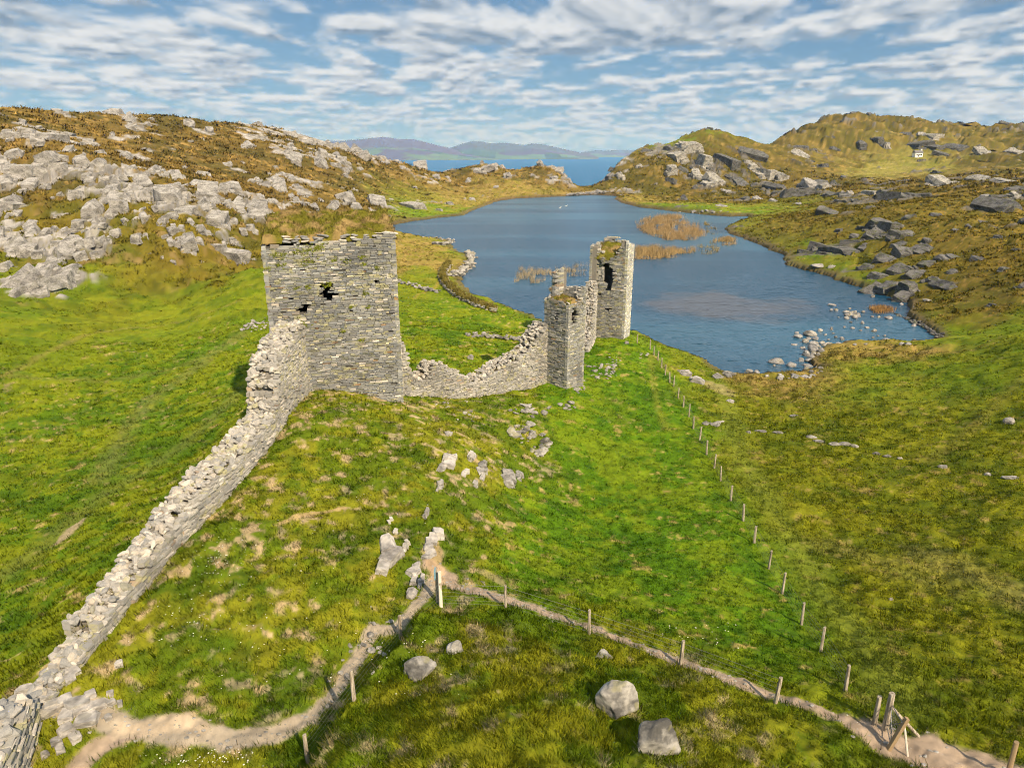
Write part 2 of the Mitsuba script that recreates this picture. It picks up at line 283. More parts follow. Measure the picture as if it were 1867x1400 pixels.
Z += hill * far * ((fb(X, Y, 38, 3, 1) - .5) * np.interp(DGRID, [110, 260], [1.2, 5]) + (np.abs(fb(X, Y, 16, 3, 2) - .5) * -5 + .8) * np.interp(DGRID, [110, 260], [.3, 1]))
Z += KW[:, names.index('moor')].reshape(X.shape) * sm(560, 720, DGRID) * ((np.abs(fb(X, Y, 60, 3, 8) - .5)) * -26 + 4 + (sm(.45, .55, fb(X, Y, 22, 3, 9)) - .5) * 4)
Z += (fb(X, Y, 6, 3, 4) - .5) * np.clip(tuft_h * 3, .2, 1.5)
Z += (fb(X, Y, 1.1, 3, 5) - .5) * tuft_h * 2.8 * sm(300, 60, DGRID)
Z += (fb(X, Y, .38, 2, 6) - .5) * tuft_h * 1.5 * sm(70, 30, DGRID)
lump = fb(X, Y, 2.6, 3, 7)
Z += (sm(.45, .62, lump) - .4) * tuft_h * 2.4 * sm(40, 100, DGRID) * sm(320, 200, DGRID)
# bedrock breaking through: jointed blocks along the strike
ang = math.radians(-70)
rng = np.random.default_rng(3)


def blocks(x, y, size, stretch, seed):
    a = x * math.cos(ang) + y * math.sin(ang); b = -x * math.sin(ang) + y * math.cos(ang)
    q = np.stack([a / (size * stretch), b / size], 1) + np.stack([fb(x, y, size, 2, seed) - .5, fb(x, y, size, 2, seed + 1) - .5], 1) * .5
    c = np.floor(q).astype(int)
    best, second, who = np.full(len(q), 9.), np.full(len(q), 9.), np.zeros(len(q))
    off = np.zeros((len(q), 2))
    h = lambda p, k: cellr(p[:, 0], p[:, 1], seed + k)
    for i in (-1, 0, 1):
        for j in (-1, 0, 1):
            p = c + [i, j]
            s = p + np.stack([h(p, 1), h(p, 2)], 1)
            dv = q - s; d = np.hypot(dv[:, 0], dv[:, 1])
            nearer = d < best
            second = np.where(nearer, best, np.minimum(second, d)); who = np.where(nearer, h(p, 3), who)
            off = np.where(nearer[:, None], dv, off); best = np.minimum(best, d)
    return second - best, who, off


m = (ROCK.ravel() > .03)
rx, ry = XY[m, 0], XY[m, 1]
gap, who, off = blocks(rx, ry, 4.2, 1.9, 71)
gap2, who2, off2 = blocks(rx, ry, 1.3, 1.7, 81)
share = ROCK.ravel()[m]
pick = fb(rx, ry, 17, 3, 77) * .55 + fb(rx * .75 + ry * .5, ry * .75 - rx * .5, 7, 3, 78) * .25 + who * .20
thr = .70 - share * .29
bare = sm(thr, thr + .035, pick)
wallk = sm(0, .16, gap)
dist_m = np.hypot(rx, ry)
amp = np.interp(dist_m, [100, 250, 600, 900], [.2, .4, 1.2, 1.8])
zr = bare * (wallk * (.25 + 1.15 * who + .55 * (off[:, 1] - .5 * off[:, 0])) + .28 * (who2 - .3) * sm(0, .2, gap2) + (fb(rx, ry, .9, 3, 79) - .5) * .5) * amp
ROCKM = np.zeros(len(XY)); ROCKM[m] = bare * (.25 + .75 * wallk) ; ROCKM = ROCKM.reshape(X.shape)
CRACK = np.ones(len(XY)); CRACK[m] = 1 - bare * (1 - sm(0, .10, gap2)) * .5; CRACK = CRACK.reshape(X.shape)
dz = np.zeros(len(XY)); dz[m] = zr
Z += dz.reshape(X.shape)
# rough crag beside the lough on the right: turf hummocks and dark steps
craggy = sum(w * np.exp(-((X - p[0]) ** 2 + (Y - p[1]) ** 2) / (2 * r * r)) for p, r, w in [(atd(1610,440,165), 10, 1), (atd(1650,500,138), 9, 1), (atd(1600,520,140), 7, .8), (atd(1550,430,172), 7, .5), (atd(1690,470,140), 9, .7)])
bulk = 0
for px_, py_, dd_, hh_ in [(1590,425,164,3.6),(1545,432,172,2.0),(1640,470,148,3.0),(1600,520,138,2.6),(1685,520,130,2.6),(1660,420,165,2.2),(1730,480,135,1.8),(1640,545,126,1.6)]:
    c_ = atd(px_, py_, dd_); u_ = (X - c_[0]) * .92 - (Y - c_[1]) * .39; w_ = (X - c_[0]) * .39 + (Y - c_[1]) * .92
    bulk = np.maximum(bulk, hh_ * np.exp(-np.where(u_ < 0, (u_ / 2.6) ** 2, (u_ / 10) ** 2) - (w_ / 7) ** 2))
Z += bulk * (.6 + .8 * fb(X, Y, 5, 3, 95)) * np.clip(LDIST / 10, 0, 1)
craggy = np.clip(craggy, 0, 1) * np.clip(LDIST / 14, 0, 1)
Z += craggy * ((sm(.40, .60, fb(X, Y, 7, 3, 91)) - .35) * 3.2 + (sm(.42, .58, fb(X, Y, 2.4, 3, 92)) - .4) * 1.5)
# shores
Z = np.where(LDIST > 0, np.minimum(Z, .25 + .30 * LDIST + .5 * fb(X, Y, 2.2, 3, 97)), Z)
land = np.maximum(Z, .12 + .10 * np.clip(LDIST, 0, 6))
Z = np.where(LDIST > 0, Z + (land - Z) * sm(14, 4, LDIST), np.maximum(-.16 * -LDIST - .15, -2.2))
Z = np.where((LDIST <= 0) & (LDIST > -1.2), np.interp(-LDIST, [0, .3, 1.2], [.1, -.12, -.35]), Z)


def H(x, y):                                   # ground level under a point
    one = np.ndim(x) == 0
    x, y = np.atleast_1d(x), np.atleast_1d(y)
    a, l = np.arctan2(x, y), np.log(np.maximum(np.hypot(x, y), 1e-6))
    h = map_coordinates(Z, [np.interp(a, AZ, np.arange(len(AZ))), np.interp(l, LD, np.arange(len(LD)))], order=1, mode='nearest')
    return float(h[0]) if one else h


TS = np.geomspace(9, 1100, 1700)


def at(px, py):                                # where a sight line first meets the ground
    r = ray(px, py); r = r / np.hypot(r[..., 0], r[..., 1])[..., None]
    r2 = np.atleast_2d(r)
    P = np.array([0, 0, CAMZ]) + r2[:, None, :] * TS[None, :, None]
    under = P[..., 2] < H(P[..., 0], P[..., 1])
    k = np.argmax(under, 1)
    k = np.where(under.any(1), k, len(TS) - 1)
    p = P[np.arange(len(k)), k]
    p[:, 2] = H(p[:, 0], p[:, 1])
    return p if np.ndim(px) else p[0]


# colours of the ground ---------------------------------------------------------------------------------
ROCK_C = np.array([.24, .234, .224])


def ground_colour(x, y, W, seed=100):
    A = W @ np.array([KINDS[k][0] for k in names]); B = W @ np.array([KINDS[k][1] for k in names]); C = W @ np.array([KINDS[k][3] for k in names])
    fB = W @ np.array([KINDS[k][2] for k in names]); fC = W @ np.array([KINDS[k][4] for k in names]); s = W @ np.array([KINDS[k][5] for k in names])
    wide = sm(1.8, 5.0, s)                      # heath and hills: larger patches than the near turf
    near = np.nonzero(wide < .99)[0]; farr = np.nonzero(wide > .01)[0]
    def two(sc, oc, sd):
        o = np.zeros(len(x)); o[near] = (1 - wide[near]) * fb(x[near], y[near], sc * 1.3, oc, sd); o[farr] += wide[farr] * fb(x[farr], y[farr], sc * 6, oc, sd)
        return o
    big = two(3.0, 3, seed); mid = two(1.0, 3, seed + 3); sml = two(.3, 3, seed + 6)
    v = .36 * big + .38 * mid + .26 * sml
    tB = sm(-.07, .07, v - (.62 - fB * .26))
    col = A + (B - A) * tB[:, None]
    v = .16 * two(2.6, 2, seed + 9) + .50 * two(.50, 2, seed + 12) + .34 * two(.20, 2, seed + 18)
    tC = sm(-.05, .09, v - (.70 - fC * .62)) * .8
    col = col + (C - col) * tC[:, None]
    val = .40 + .72 * two(.16, 3, seed + 15) + .48 * two(.42, 2, seed + 21)
    turfy = W[:, [names.index(k) for k in ('lush', 'meadow', 'olive', 'mound', 'hillock', 'field')]].sum(1)
    rank = sm(.50, .66, .6 * fb(x, y, 2.6, 3, seed + 31) + .4 * fb(x, y, .8, 2, seed + 34)) * turfy   # ranker, darker rush and moss patches
    col = col * (1 - rank[:, None] * np.array([.34, .24, .24]))
    return col * val[:, None], tC


COL, DRY = ground_colour(XY[:, 0], XY[:, 1], KW)
wm, wc, WORN = worn(XY)
grain = .62 + .76 * fb(XY[:, 0], XY[:, 1], .30, 4, 141)
COL = COL * (1 - wm[:, None]) + wc * wm[:, None] * grain[:, None]
stain = fb(XY[:, 0], XY[:, 1], 3.2, 4, 151)
rc = ROCK_C * (.62 + .75 * sm(.3, .7, stain))[:, None] * (.85 + .3 * fb(XY[:, 0], XY[:, 1], .6, 2, 152))[:, None]
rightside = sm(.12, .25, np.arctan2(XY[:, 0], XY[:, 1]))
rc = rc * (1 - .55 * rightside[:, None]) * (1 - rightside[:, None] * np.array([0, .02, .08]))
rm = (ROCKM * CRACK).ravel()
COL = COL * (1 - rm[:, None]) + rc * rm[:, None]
ld_ = LDIST.ravel()
shore = sm(1.6, .1, np.abs(ld_ - .3) / np.clip(DGRID.ravel() / 110, .6, 2.5)) * .75
COL = COL * (1 - shore[:, None]) + np.array([.10, .075, .045]) * shore[:, None]
COL = np.where((ld_ < -.2)[:, None], [.06, .045, .025], COL)
V = np.stack([X.ravel(), Y.ravel(), Z.ravel()], 1)
na, nl = X.shape
i, j = np.meshgrid(np.arange(na - 1), np.arange(nl - 1), indexing='ij')
q = np.stack([i * nl + j, (i + 1) * nl + j, (i + 1) * nl + j + 1, i * nl + j + 1], -1).reshape(-1, 4)
tri = np.vstack([q[:, [0, 1, 2]], q[:, [0, 2, 3]]])
n0 = np.cross(V[tri[0, 1]] - V[tri[0, 0]], V[tri[0, 2]] - V[tri[0, 0]])
if n0[2] < 0: tri = tri[:, ::-1]


def bumped(d, fn, scale, eps=.01):
    return {'type': 'bumpmap', 'texture': mikit.proc(fn, eps), 'scale': scale, 'bsdf': d}


VC = {'type': 'mesh_attribute', 'name': 'vertex_color'}
scene['turf_look'] = {'type': 'principled', 'base_color': VC, 'roughness': .9, 'specular': .15}
stony = (rm[tri] > .55).sum(1) >= 2
def compact(t):
    u, k = np.unique(t, return_inverse=True)
    return u, k.reshape(-1, 3)
NV = meshkit.arrays((V, tri), True)[2]
def part_mesh(key, t, flat):
    u, k = compact(t)
    if flat: scene[key] = mikit.ply((V[u], k), 'turf_look', smooth=False, color=np.clip(COL[u], 0, 1))
    else: scene[key] = {'type': 'ply', 'filename': meshkit.write_ply((V[u], k), False, None, np.clip(COL[u], 0, 1), normals=NV[u]), 'face_normals': False, 'bsdf': {'type': 'ref', 'id': 'turf_look'}}
part_mesh('ground', tri[~stony], False)
part_mesh('ground__bedrock', tri[stony], True)
labels['ground__bedrock'] = {'label': 'pale bedrock showing through the heath', 'kind': 'stuff'}
labels['ground'] = {'label': 'grassy mound, fields and heathery hillsides around the lough', 'kind': 'structure'}
# ------------------------------------------------------------------ materials


def col3(*c): return mi.Color3f(*c)


def rock_colour(lo, hi, tint):
    def fn(p, n, uv):
        a = mikit.fbm(p.x * .9, p.y * .9, p.z * .9, 4)
        b = mikit.fbm(p.x * 5.0, p.y * 5.0, p.z * 7.0, 3)
        c = mikit.mix(lo, hi, mikit.smoothstep(.28, .68, a * .6 + b * .4))
        return mikit.mix(c, tint, mikit.smoothstep(.56, .68, mikit.fbm(p.x * 2.1 + 31, p.y * 2.1, p.z * 2.1, 3)) * .6)
    return mikit.proc(fn)


def rough_fn(p, n, uv): return mikit.fbm(p.x * 2.2, p.y * 2.2, p.z * 5, 5) * .6 + mikit.fbm(p.x * 14, p.y * 14, p.z * 22, 2) * .12


def pit_fn(p, n, uv): return mikit.fbm(p.x * 14, p.y * 14, p.z * 14, 4)


scene['pale_rock'] = bumped({'type': 'principled', 'base_color': rock_colour((.10, .098, .094), (.37, .362, .345), (.19, .185, .15)), 'roughness': .85, 'specular': .25}, rough_fn, .25, .02)
scene['boulder_rock'] = bumped({'type': 'principled', 'base_color': rock_colour((.07, .07, .067), (.40, .39, .36), (.24, .23, .12)), 'roughness': .85, 'specular': .25}, rough_fn, .12, .02)
scene['white_rock'] = bumped({'type': 'principled', 'base_color': rock_colour((.17, .163, .155), (.50, .48, .45), (.27, .26, .22)), 'roughness': .85, 'specular': .25}, rough_fn, .25, .02)
scene['wet_rock'] = bumped({'type': 'principled', 'base_color': rock_colour((.10, .10, .10), (.34, .34, .34), (.22, .20, .15)), 'roughness': .55, 'specular': .4}, rough_fn, .15, .02)
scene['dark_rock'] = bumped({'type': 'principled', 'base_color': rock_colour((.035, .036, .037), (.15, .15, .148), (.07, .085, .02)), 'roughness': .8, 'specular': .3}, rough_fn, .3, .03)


def lichen_fn(p, n, uv):
    a = mikit.fbm(p.x * 3.2, p.y * 3.2, p.z * 3.2, 4); b = mikit.fbm(p.x * .5 + 9, p.y * .5, p.z * .5, 2)
    return mikit.smoothstep(.56, .66, a * .7 + b * .3) * .75


scene['masonry'] = {'type': 'blendbsdf', 'weight': mikit.proc(lichen_fn),
                    'a': {'type': 'principled', 'base_color': VC, 'roughness': .88, 'specular': .25},
                    'b': {'type': 'principled', 'base_color': {'type': 'rgb', 'value': [.36, .35, .20]}, 'roughness': .95, 'specular': .1}}
scene['mortar_core'] = {'type': 'principled', 'base_color': {'type': 'rgb', 'value': [.19, .18, .16]}, 'roughness': .95, 'specular': .1}
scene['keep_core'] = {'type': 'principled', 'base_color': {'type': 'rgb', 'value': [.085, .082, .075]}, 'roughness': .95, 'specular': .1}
scene['plant'] = {'type': 'twosided', 'bsdf': {'type': 'diffuse', 'reflectance': VC}}


def wood_fn(p, n, uv):
    g = mikit.fbm(p.x * 30, p.y * 30, p.z * 2.5, 3)
    return mikit.mix((.20, .17, .13), (.46, .41, .33), mikit.smoothstep(.3, .7, g))


scene['grey_wood'] = {'type': 'principled', 'base_color': mikit.proc(wood_fn), 'roughness': .85, 'specular': .2}
scene['raw_wood'] = {'type': 'principled', 'base_color': {'type': 'rgb', 'value': [.30, .22, .13]}, 'roughness': .8, 'specular': .2}
scene['bleached_wood'] = {'type': 'principled', 'base_color': {'type': 'rgb', 'value': [.62, .58, .5]}, 'roughness': .8, 'specular': .2}
scene['blue_paint'] = {'type': 'principled', 'base_color': {'type': 'rgb', 'value': [.16, .30, .38]}, 'roughness': .6}
scene['zinc'] = {'type': 'principled', 'base_color': {'type': 'rgb', 'value': [.22, .23, .23]}, 'roughness': .6, 'metallic': .5}
scene['white_wool'] = {'type': 'principled', 'base_color': {'type': 'rgb', 'value': [.78, .76, .70]}, 'roughness': .95}
scene['dark_skin'] = {'type': 'principled', 'base_color': {'type': 'rgb', 'value': [.05, .045, .04]}, 'roughness': .8}
scene['white_wash'] = {'type': 'principled', 'base_color': {'type': 'rgb', 'value': [.82, .81, .77]}, 'roughness': .8}
scene['slate'] = {'type': 'principled', 'base_color': {'type': 'rgb', 'value': [.16, .16, .17]}, 'roughness': .7}
scene['window_glass'] = {'type': 'principled', 'base_color': {'type': 'rgb', 'value': [.02, .025, .03]}, 'roughness': .1}
# ------------------------------------------------------------------ helpers for objects
CAM = np.array([0, 0, CAMZ])


def numbered(name):
    if name not in scene and name not in labels: return name
    k = 1
    while f'{name}_{k:03d}' in scene or f'{name}_{k:03d}' in labels: k += 1
    return f'{name}_{k:03d}'


COUNT = {}


def nextkey(name):
    COUNT[name] = COUNT.get(name, -1) + 1
    return name if COUNT[name] == 0 else f'{name}_{COUNT[name]:03d}'


def tag(key, label, cat, group=None):
    labels[key] = {'label': label, 'category': cat}
    if group: labels[key]['group'] = group


def put(key, mesh, look, smooth=False, **kw):
    scene[key] = mikit.ply(mesh, look, smooth=smooth, **kw)
    return key


ICO = {k: trimesh.creation.icosphere(subdivisions=k) for k in (1, 2, 3, 4)}


def rock_mesh(size, seed, sub=2, planes=11, rough=.06, rot=None, tilt=0.0):
    """An angular stone: a ball cut by random planes, roughened; size = full extents."""
    r = np.random.default_rng(seed)
    m = ICO[sub]; d = np.asarray(m.vertices)
    n = r.normal(size=(planes, 3)); n /= np.linalg.norm(n, axis=1)[:, None]
    k = r.uniform(.55, .95, planes)
    c = d @ n.T
    rad = np.min(np.where(c > 1e-3, k / np.maximum(c, 1e-3), 9), 1)
    rad = np.minimum(rad, 1.0)
    o = r.uniform(0, 90, 3)
    wob = r.random(len(d)) if sub == 1 else .5 * fb(d[:, 0] + o[0], d[:, 1] + o[1], .45, 3, seed % 50) + .5 * fb(d[:, 2] + o[2], d[:, 0] - d[:, 1], .45, 3, seed % 40)
    rad = rad * (1 + rough * 2 * (wob - .5))
    v = d * rad[:, None]
    v /= (v.max(0) - v.min(0))
    v = v * np.asarray(size)
    if tilt: v = v @ trimesh.transformations.rotation_matrix(tilt, [r.normal(), r.normal(), 0.01])[:3, :3].T
    a = r.uniform(0, 6.28) if rot is None else rot
    v = v @ trimesh.transformations.rotation_matrix(a, [0, 0, 1])[:3, :3].T
    return v, np.asarray(m.faces)


def join(parts):
    vs, fs, k = [], [], 0
    for v, f in parts:
        vs.append(v); fs.append(f + k); k += len(v)
    return np.vstack(vs), np.vstack(fs)


def blades(P, h, colr, per=6, width=.03, spread=.10, lean=.6, seed=0, dirn=None, upness=1.0):
    """Tufts of narrow triangular blades rooted at P, lit as the turf they form."""
    r = np.random.default_rng(seed); n = len(P)
    P = np.repeat(P, per, 0); hh = np.repeat(h, per) * r.uniform(.55, 1.15, n * per)
    a = r.uniform(0, 2 * np.pi, n * per); off = r.uniform(0, 1, n * per) ** .5 * spread * np.repeat(h / max(np.mean(h), 1e-6), per)
    root = P + np.stack([np.cos(a) * off, np.sin(a) * off, 0 * a - .03], 1)
    out = np.stack([np.cos(a), np.sin(a)], 1) * (lean * hh * r.uniform(.2, 1.2, n * per))[:, None]
    if dirn is not None: out = out + np.asarray(dirn) * hh[:, None]
    tip = root + np.column_stack([out, hh])
    b = r.uniform(0, np.pi, n * per); w = np.repeat(np.broadcast_to(width, (n,)), per) * r.uniform(.6, 1.2, n * per)
    s = np.stack([np.cos(b), np.sin(b), 0 * b], 1) * w[:, None]
    V = np.stack([root - s, root + s, tip], 1).reshape(-1, 3)
    c = np.repeat(np.repeat(colr, per, 0) * r.uniform(.70, 1.3, (n * per, 1)), 3, 0)
    up = np.column_stack([out * 1.1 / hh[:, None], np.full(n * per, upness)]); up /= np.linalg.norm(up, axis=1)[:, None]
    N = np.repeat(up, 3, 0)
    return V, np.arange(len(V)).reshape(-1, 3), np.clip(c, 0, 1), N


def put_blades(key, data):
    V, Fc, c, N = data
    scene[key] = {'type': 'ply', 'filename': meshkit.write_ply((V, Fc), False, None, c, normals=N), 'face_normals': False, 'bsdf': {'type': 'ref', 'id': 'plant'}}
    return key


TONES = [np.array(t) for t in ((.16, .165, .17), (.20, .205, .21), (.24, .245, .245), (.29, .29, .28), (.265, .26, .21), (.34, .33, .31), (.34, .31, .26), (.42, .385, .33), (.52, .485, .43), (.25, .20, .15), (.22, .20, .17), (.33, .32, .25))]
for q_, t_ in enumerate(TONES): scene[f'stone_tone_{q_}'] = {'type': 'principled', 'base_color': {'type': 'rgb', 'value': t_.tolist()}, 'roughness': .88, 'specular': .25}


def tone_look(c): return f'stone_tone_{int(np.argmin([np.sum((np.log(t) - np.log(c)) ** 2) for t in TONES]))}'


def nodes(key, pieces, look, most=300, name='stone', stuff='small_stones', cols=None, rank=None):
    """The largest pieces as parts of KEY, the rest as one part."""
    rank = np.array([np.ptp(p[0], axis=0).max() for p in pieces]) if rank is None else rank
    order = np.argsort(-rank)
    for q, i in enumerate(order[:most]):
        v, f = pieces[i]
        put(f'{key}__{name}' if q == 0 else f'{key}__{name}_{q:03d}', (v, f), look if cols is None else tone_look(cols[i]))
    rest = order[most:]
    if len(rest):
        put(f'{key}__{stuff}', join([pieces[i] for i in rest]), look, color=None if cols is None else np.vstack([np.repeat(cols[i][None], len(pieces[i][0]), 0) for i in rest]))
        labels[f'{key}__{stuff}'] = {'kind': 'stuff'}


# ------------------------------------------------------------------ water, sea, far shore
def wave_fn(p, n, uv):
    return mikit.fbm(p.x * .55 + p.y * .25, p.y * 1.1, 0, 4) * .7 + mikit.fbm(p.x * 3.1, p.y * 4.2, 3, 2) * .16


weed = Polygon(atz(*np.array([(1185,548),(1240,532),(1320,530),(1370,540),(1420,558),(1490,572),(1480,582),(1420,580),(1330,584),(1250,574),(1200,562)], float).T, 0)[:, :2])
wc_ = np.array(weed.centroid.coords[0]); wr = np.linalg.eigh(np.cov((np.array(weed.exterior.coords) - wc_).T))


def lake_fn(p, n, uv):
    dx, dy = p.x - float(wc_[0]), p.y - float(wc_[1])
    e = wr[1]; l = np.sqrt(wr[0]) * 1.35
    a = (dx * float(e[0, 0]) + dy * float(e[1, 0])) / float(l[0]); b = (dx * float(e[0, 1]) + dy * float(e[1, 1])) / float(l[1])
    r = dr.sqrt(a * a + b * b) + (mikit.fbm(p.x * .16, p.y * .16, 5, 4) - .5) * 1.4
    m = mikit.smoothstep(1.25, .5, r) * .45
    band = mikit.fbm(p.x * .012, p.y * .05, 2, 3)
    deep = mikit.mix((.010, .052, .105), (.024, .090, .155), mikit.smoothstep(.35, .65, band))
    return mikit.mix(deep, (.13, .105, .095), m)


scene['lough_water'] = bumped({'type': 'principled', 'base_color': mikit.proc(lake_fn), 'roughness': .10, 'specular': .5}, wave_fn, .24, .05)
lv, lf = trimesh.creation.triangulate_polygon(lake.buffer(4).simplify(.2), engine='earcut')
lv = np.column_stack([lv, np.zeros(len(lv))])
if np.cross(lv[lf[0, 1]] - lv[lf[0, 0]], lv[lf[0, 2]] - lv[lf[0, 0]])[2] < 0: lf = lf[:, ::-1]
put('lake', (lv, lf), 'lough_water')
labels['lake'] = {'label': 'rippled blue lough between the hills', 'kind': 'structure'}


def sea_wave(p, n, uv): return mikit.fbm(p.x * .05, p.y * .09, 0, 4)


SEA = -86.0
scene['sea_water'] = bumped({'type': 'principled', 'base_color': {'type': 'rgb', 'value': [.004, .085, .20]}, 'roughness': .32, 'specular': .4}, sea_wave, 2.5, 1.0)
put('sea', (np.array([[-25000, 400, SEA], [25000, 400, SEA], [25000, 30000, SEA], [-25000, 30000, SEA]], float), np.array([[0, 1, 2], [0, 2, 3]])), 'sea_water')
labels['sea'] = {'label': 'blue sea beyond the gap in the hills', 'kind': 'structure'}
put('moorland', (np.array([[-3000, -3000, -3], [3000, -3000, -3], [3000, 9.5, -3], [-3000, 9.5, -3]], float), np.array([[0, 1, 2], [0, 2, 3]])), {'type': 'diffuse', 'reflectance': {'type': 'rgb', 'value': [.10, .12, .02]}})
labels['moorland'] = {'label': 'open ground behind the viewpoint', 'kind': 'structure'}


def far_range(key, prof, d, seed, depth, shore=291.0):
    prof = np.array(prof, float)
    xs = np.linspace(prof[0, 0], prof[-1, 0], 320)
    crest = np.interp(xs, prof[:, 0], prof[:, 1])
    us = np.linspace(0, 1, 60)
    a = np.arctan2(xs - 933.5, F / CP * 1.0)
    zc = CAMZ + (277 - crest) / F * d / CP
    PX, U = np.meshgrid(a, us, indexing='ij')
    Dn = d * .93 + depth * U * 1.6
    x, y = np.tan(PX) * Dn, Dn
    hgt = np.minimum(U / .62, 1) ** .8 * (1 - .55 * sm(.62, 1.0, U))
    rug = (fb(x, y, 900, 4, seed) - .5) * 120 + (np.abs(fb(x, y, 1800, 3, seed + 1) - .5)) * -160 + 20
    z = SEA - 6 + (zc[:, None] - SEA + 6) * hgt + rug * np.clip(U * 2, 0, 1) * np.clip((.62 - U) / .2, 0, 1) * np.clip((zc[:, None] - SEA) / 250, .1, 1)
    n1, n2 = fb(x, y, 420, 3, seed + 2), fb(x, y, 1500, 3, seed + 3)
    heather, field = np.array([.080, .066, .058]), np.array([.07, .105, .035])
    lowland = sm(.34, .16, U + (n2 - .5) * .25)
    c = heather + (np.array([.07, .075, .04]) - heather) * sm(.45, .6, n2)[..., None]
    patch = cellr(np.floor(x / 260).astype(int), np.floor(y / 420).astype(int), seed)
    c = c + (field * (.6 + .9 * patch)[..., None] - c) * (lowland * sm(.35, .5, n1))[..., None]
    v = np.stack([x, y, z], -1).reshape(-1, 3); nn = len(us)
    i, j = np.meshgrid(np.arange(len(a) - 1), np.arange(nn - 1), indexing='ij')
    qd = np.stack([i * nn + j, (i + 1) * nn + j, (i + 1) * nn + j + 1, i * nn + j + 1], -1).reshape(-1, 4)
    put(key, (v, qd), 'turf_look', smooth=True, color=c.reshape(-1, 3))


far_range('far_mountains', [(380,268),(480,262),(560,259),(586,257),(624,257),(660,254),(701,250),(727,254),(753,254),(778,260),(801,266),(827,272),(870,281),(905,287),(940,290)], 11000, 201, 2600)
far_range('far_mountains_001', [(760,286),(800,276),(827,268),(845,262),(862,258),(880,259),(894,262),(923,261),(955,265),(971,262),(990,264),(1010,268),(1032,273),(1055,278),(1075,281),(1095,289)], 12200, 222, 2600)
far_range('far_mountains_002', [(1010,284),(1060,278),(1087,274),(1105,275),(1122,274),(1160,274),(1220,272),(1300,273)], 17000, 243, 3000)
for k, t in (('far_mountains', 'hazy mountain ridge across the bay, on the left'), ('far_mountains_001', 'hazy double-peaked mountains across the bay'), ('far_mountains_002', 'low blue hills farthest across the bay')):
    labels[k] = {'label': t, 'kind': 'structure'}
# ------------------------------------------------------------------ masonry
SLATE = [np.array(c) for c in ((.235, .24, .24), (.27, .27, .26), (.20, .21, .215), (.30, .295, .275), (.25, .245, .22))]


def stone_tone(r, warm=0.0, pale=.07):
    c = SLATE[r.integers(len(SLATE))] * np.array([.96, 1.0, 1.04]) * r.uniform(.64, 1.16)
    if r.random() < pale: c = np.array([.50, .48, .45]) * r.uniform(.8, 1.15)
    if r.random() < .012: c = np.array([.27, .18, .11]) * r.uniform(.7, 1.1)
    if r.random() < (.20 if warm < .2 else .07): c = c * np.array([1.10, 1.07, .80])
    return c * (1 - warm) + warm * np.array([.44, .415, .375]) * r.uniform(.65, 1.25)


def face_stones(poly, O, u, n, r, hh=(.08, .20), ll=(.22, .80), out=.05, warm=0.0, pale=.07, deep=.26):
    """Courses of flat stones over a wall face: poly in (along, level); O the face's origin, u along it, n out of it."""
    s0, z0, s1, z1 = poly.bounds
    cand = []
    z = z0
    while z < z1:
        h = r.uniform(*hh)
        s = s0 - r.uniform(0, ll[1])
        while s < s1:
            l = r.uniform(*ll) * (1.0 if r.random() > .12 else 1.5)
            hs = h if r.random() > .12 else h * r.uniform(1.3, 2.0)
            cand.append((s, s + l, z, z + hs)); s += l
        z += h
    c = np.array(cand)
    c[:, 0] = np.maximum(c[:, 0], s0 - .03); c[:, 1] = np.minimum(c[:, 1], s1 + .03)
    c = c[c[:, 1] - c[:, 0] > .06]
    shapely.prepare(poly)
    keep = shapely.contains_xy(poly, c[:, :2].mean(1), c[:, 2:].mean(1))
    hits = sum(shapely.contains_xy(poly, np.clip(c[:, i], s0 + .01, s1 - .01), c[:, j]).astype(int) for i in (0, 1) for j in (2, 3))
    c = c[keep & (hits >= 2) & (r.random(len(c)) > .012)]
    pieces, cols = [], []
    u3, n3, zz = np.array([u[0], u[1], 0]), np.array([n[0], n[1], 0]), np.array([0, 0, 1.0])
    O3 = np.array([O[0], O[1], 0])
    f = np.array([[0, 1, 2], [0, 2, 3], [0, 4, 5], [0, 5, 1], [1, 5, 6], [1, 6, 2], [2, 6, 7], [2, 7, 3], [3, 7, 4], [3, 4, 0], [4, 7, 6], [4, 6, 5]])
    if u[1] * n[0] - u[0] * n[1] < 0: f = f[:, ::-1]
    for a, b, lo, hi in c:
        g = r.uniform(.005, .018, 4); d = out * r.random() ** 1.5 + r.uniform(-.02, .02, 4); tip = r.uniform(-.012, .012, 4)
        a2, b2, lo2, hi2 = a + g[0], b - g[1], lo + g[2], hi - g[3]
        fr = [(a2, lo2 + tip[0]), (b2, lo2 + tip[1]), (b2 - r.uniform(0, .03), hi2 + tip[2]), (a2 + r.uniform(0, .03), hi2 + tip[3])]
        v = [O3 + u3 * s + zz * z_ + n3 * d[i] for i, (s, z_) in enumerate(fr)] + [O3 + u3 * s + zz * z_ - n3 * deep for s, z_ in ((a, lo), (b, lo), (b, hi), (a, hi))]
        pieces.append((np.array(v), f)); cols.append(stone_tone(r, warm, pale) * (.62 + .76 * float(fb(a * .7 + O[0], lo + O[1], 1.5, 3, 58))))
    return pieces, cols


def ragged(L, prof, r, step=.35, amp=.22):
    """A broken top edge along a wall: prof = [(along, level), ...]."""
    s = np.linspace(0, L, max(int(round(L / step)), 2) + 1)
    p = np.array(prof, float)
    z = np.interp(s, p[:, 0], p[:, 1]) + (r.random(len(s)) - .5) * 2 * amp
    top = []
    for i in range(len(s) - 1):
        top += [(s[i], z[i]), (s[i + 1] - .01, z[i])]
    return top


def wall_poly(L, base, top, holes=()):
    p = Polygon([(0, base)] + top + [(L, base)]).buffer(0)
    for h in holes: p = p.difference(h)
    return p


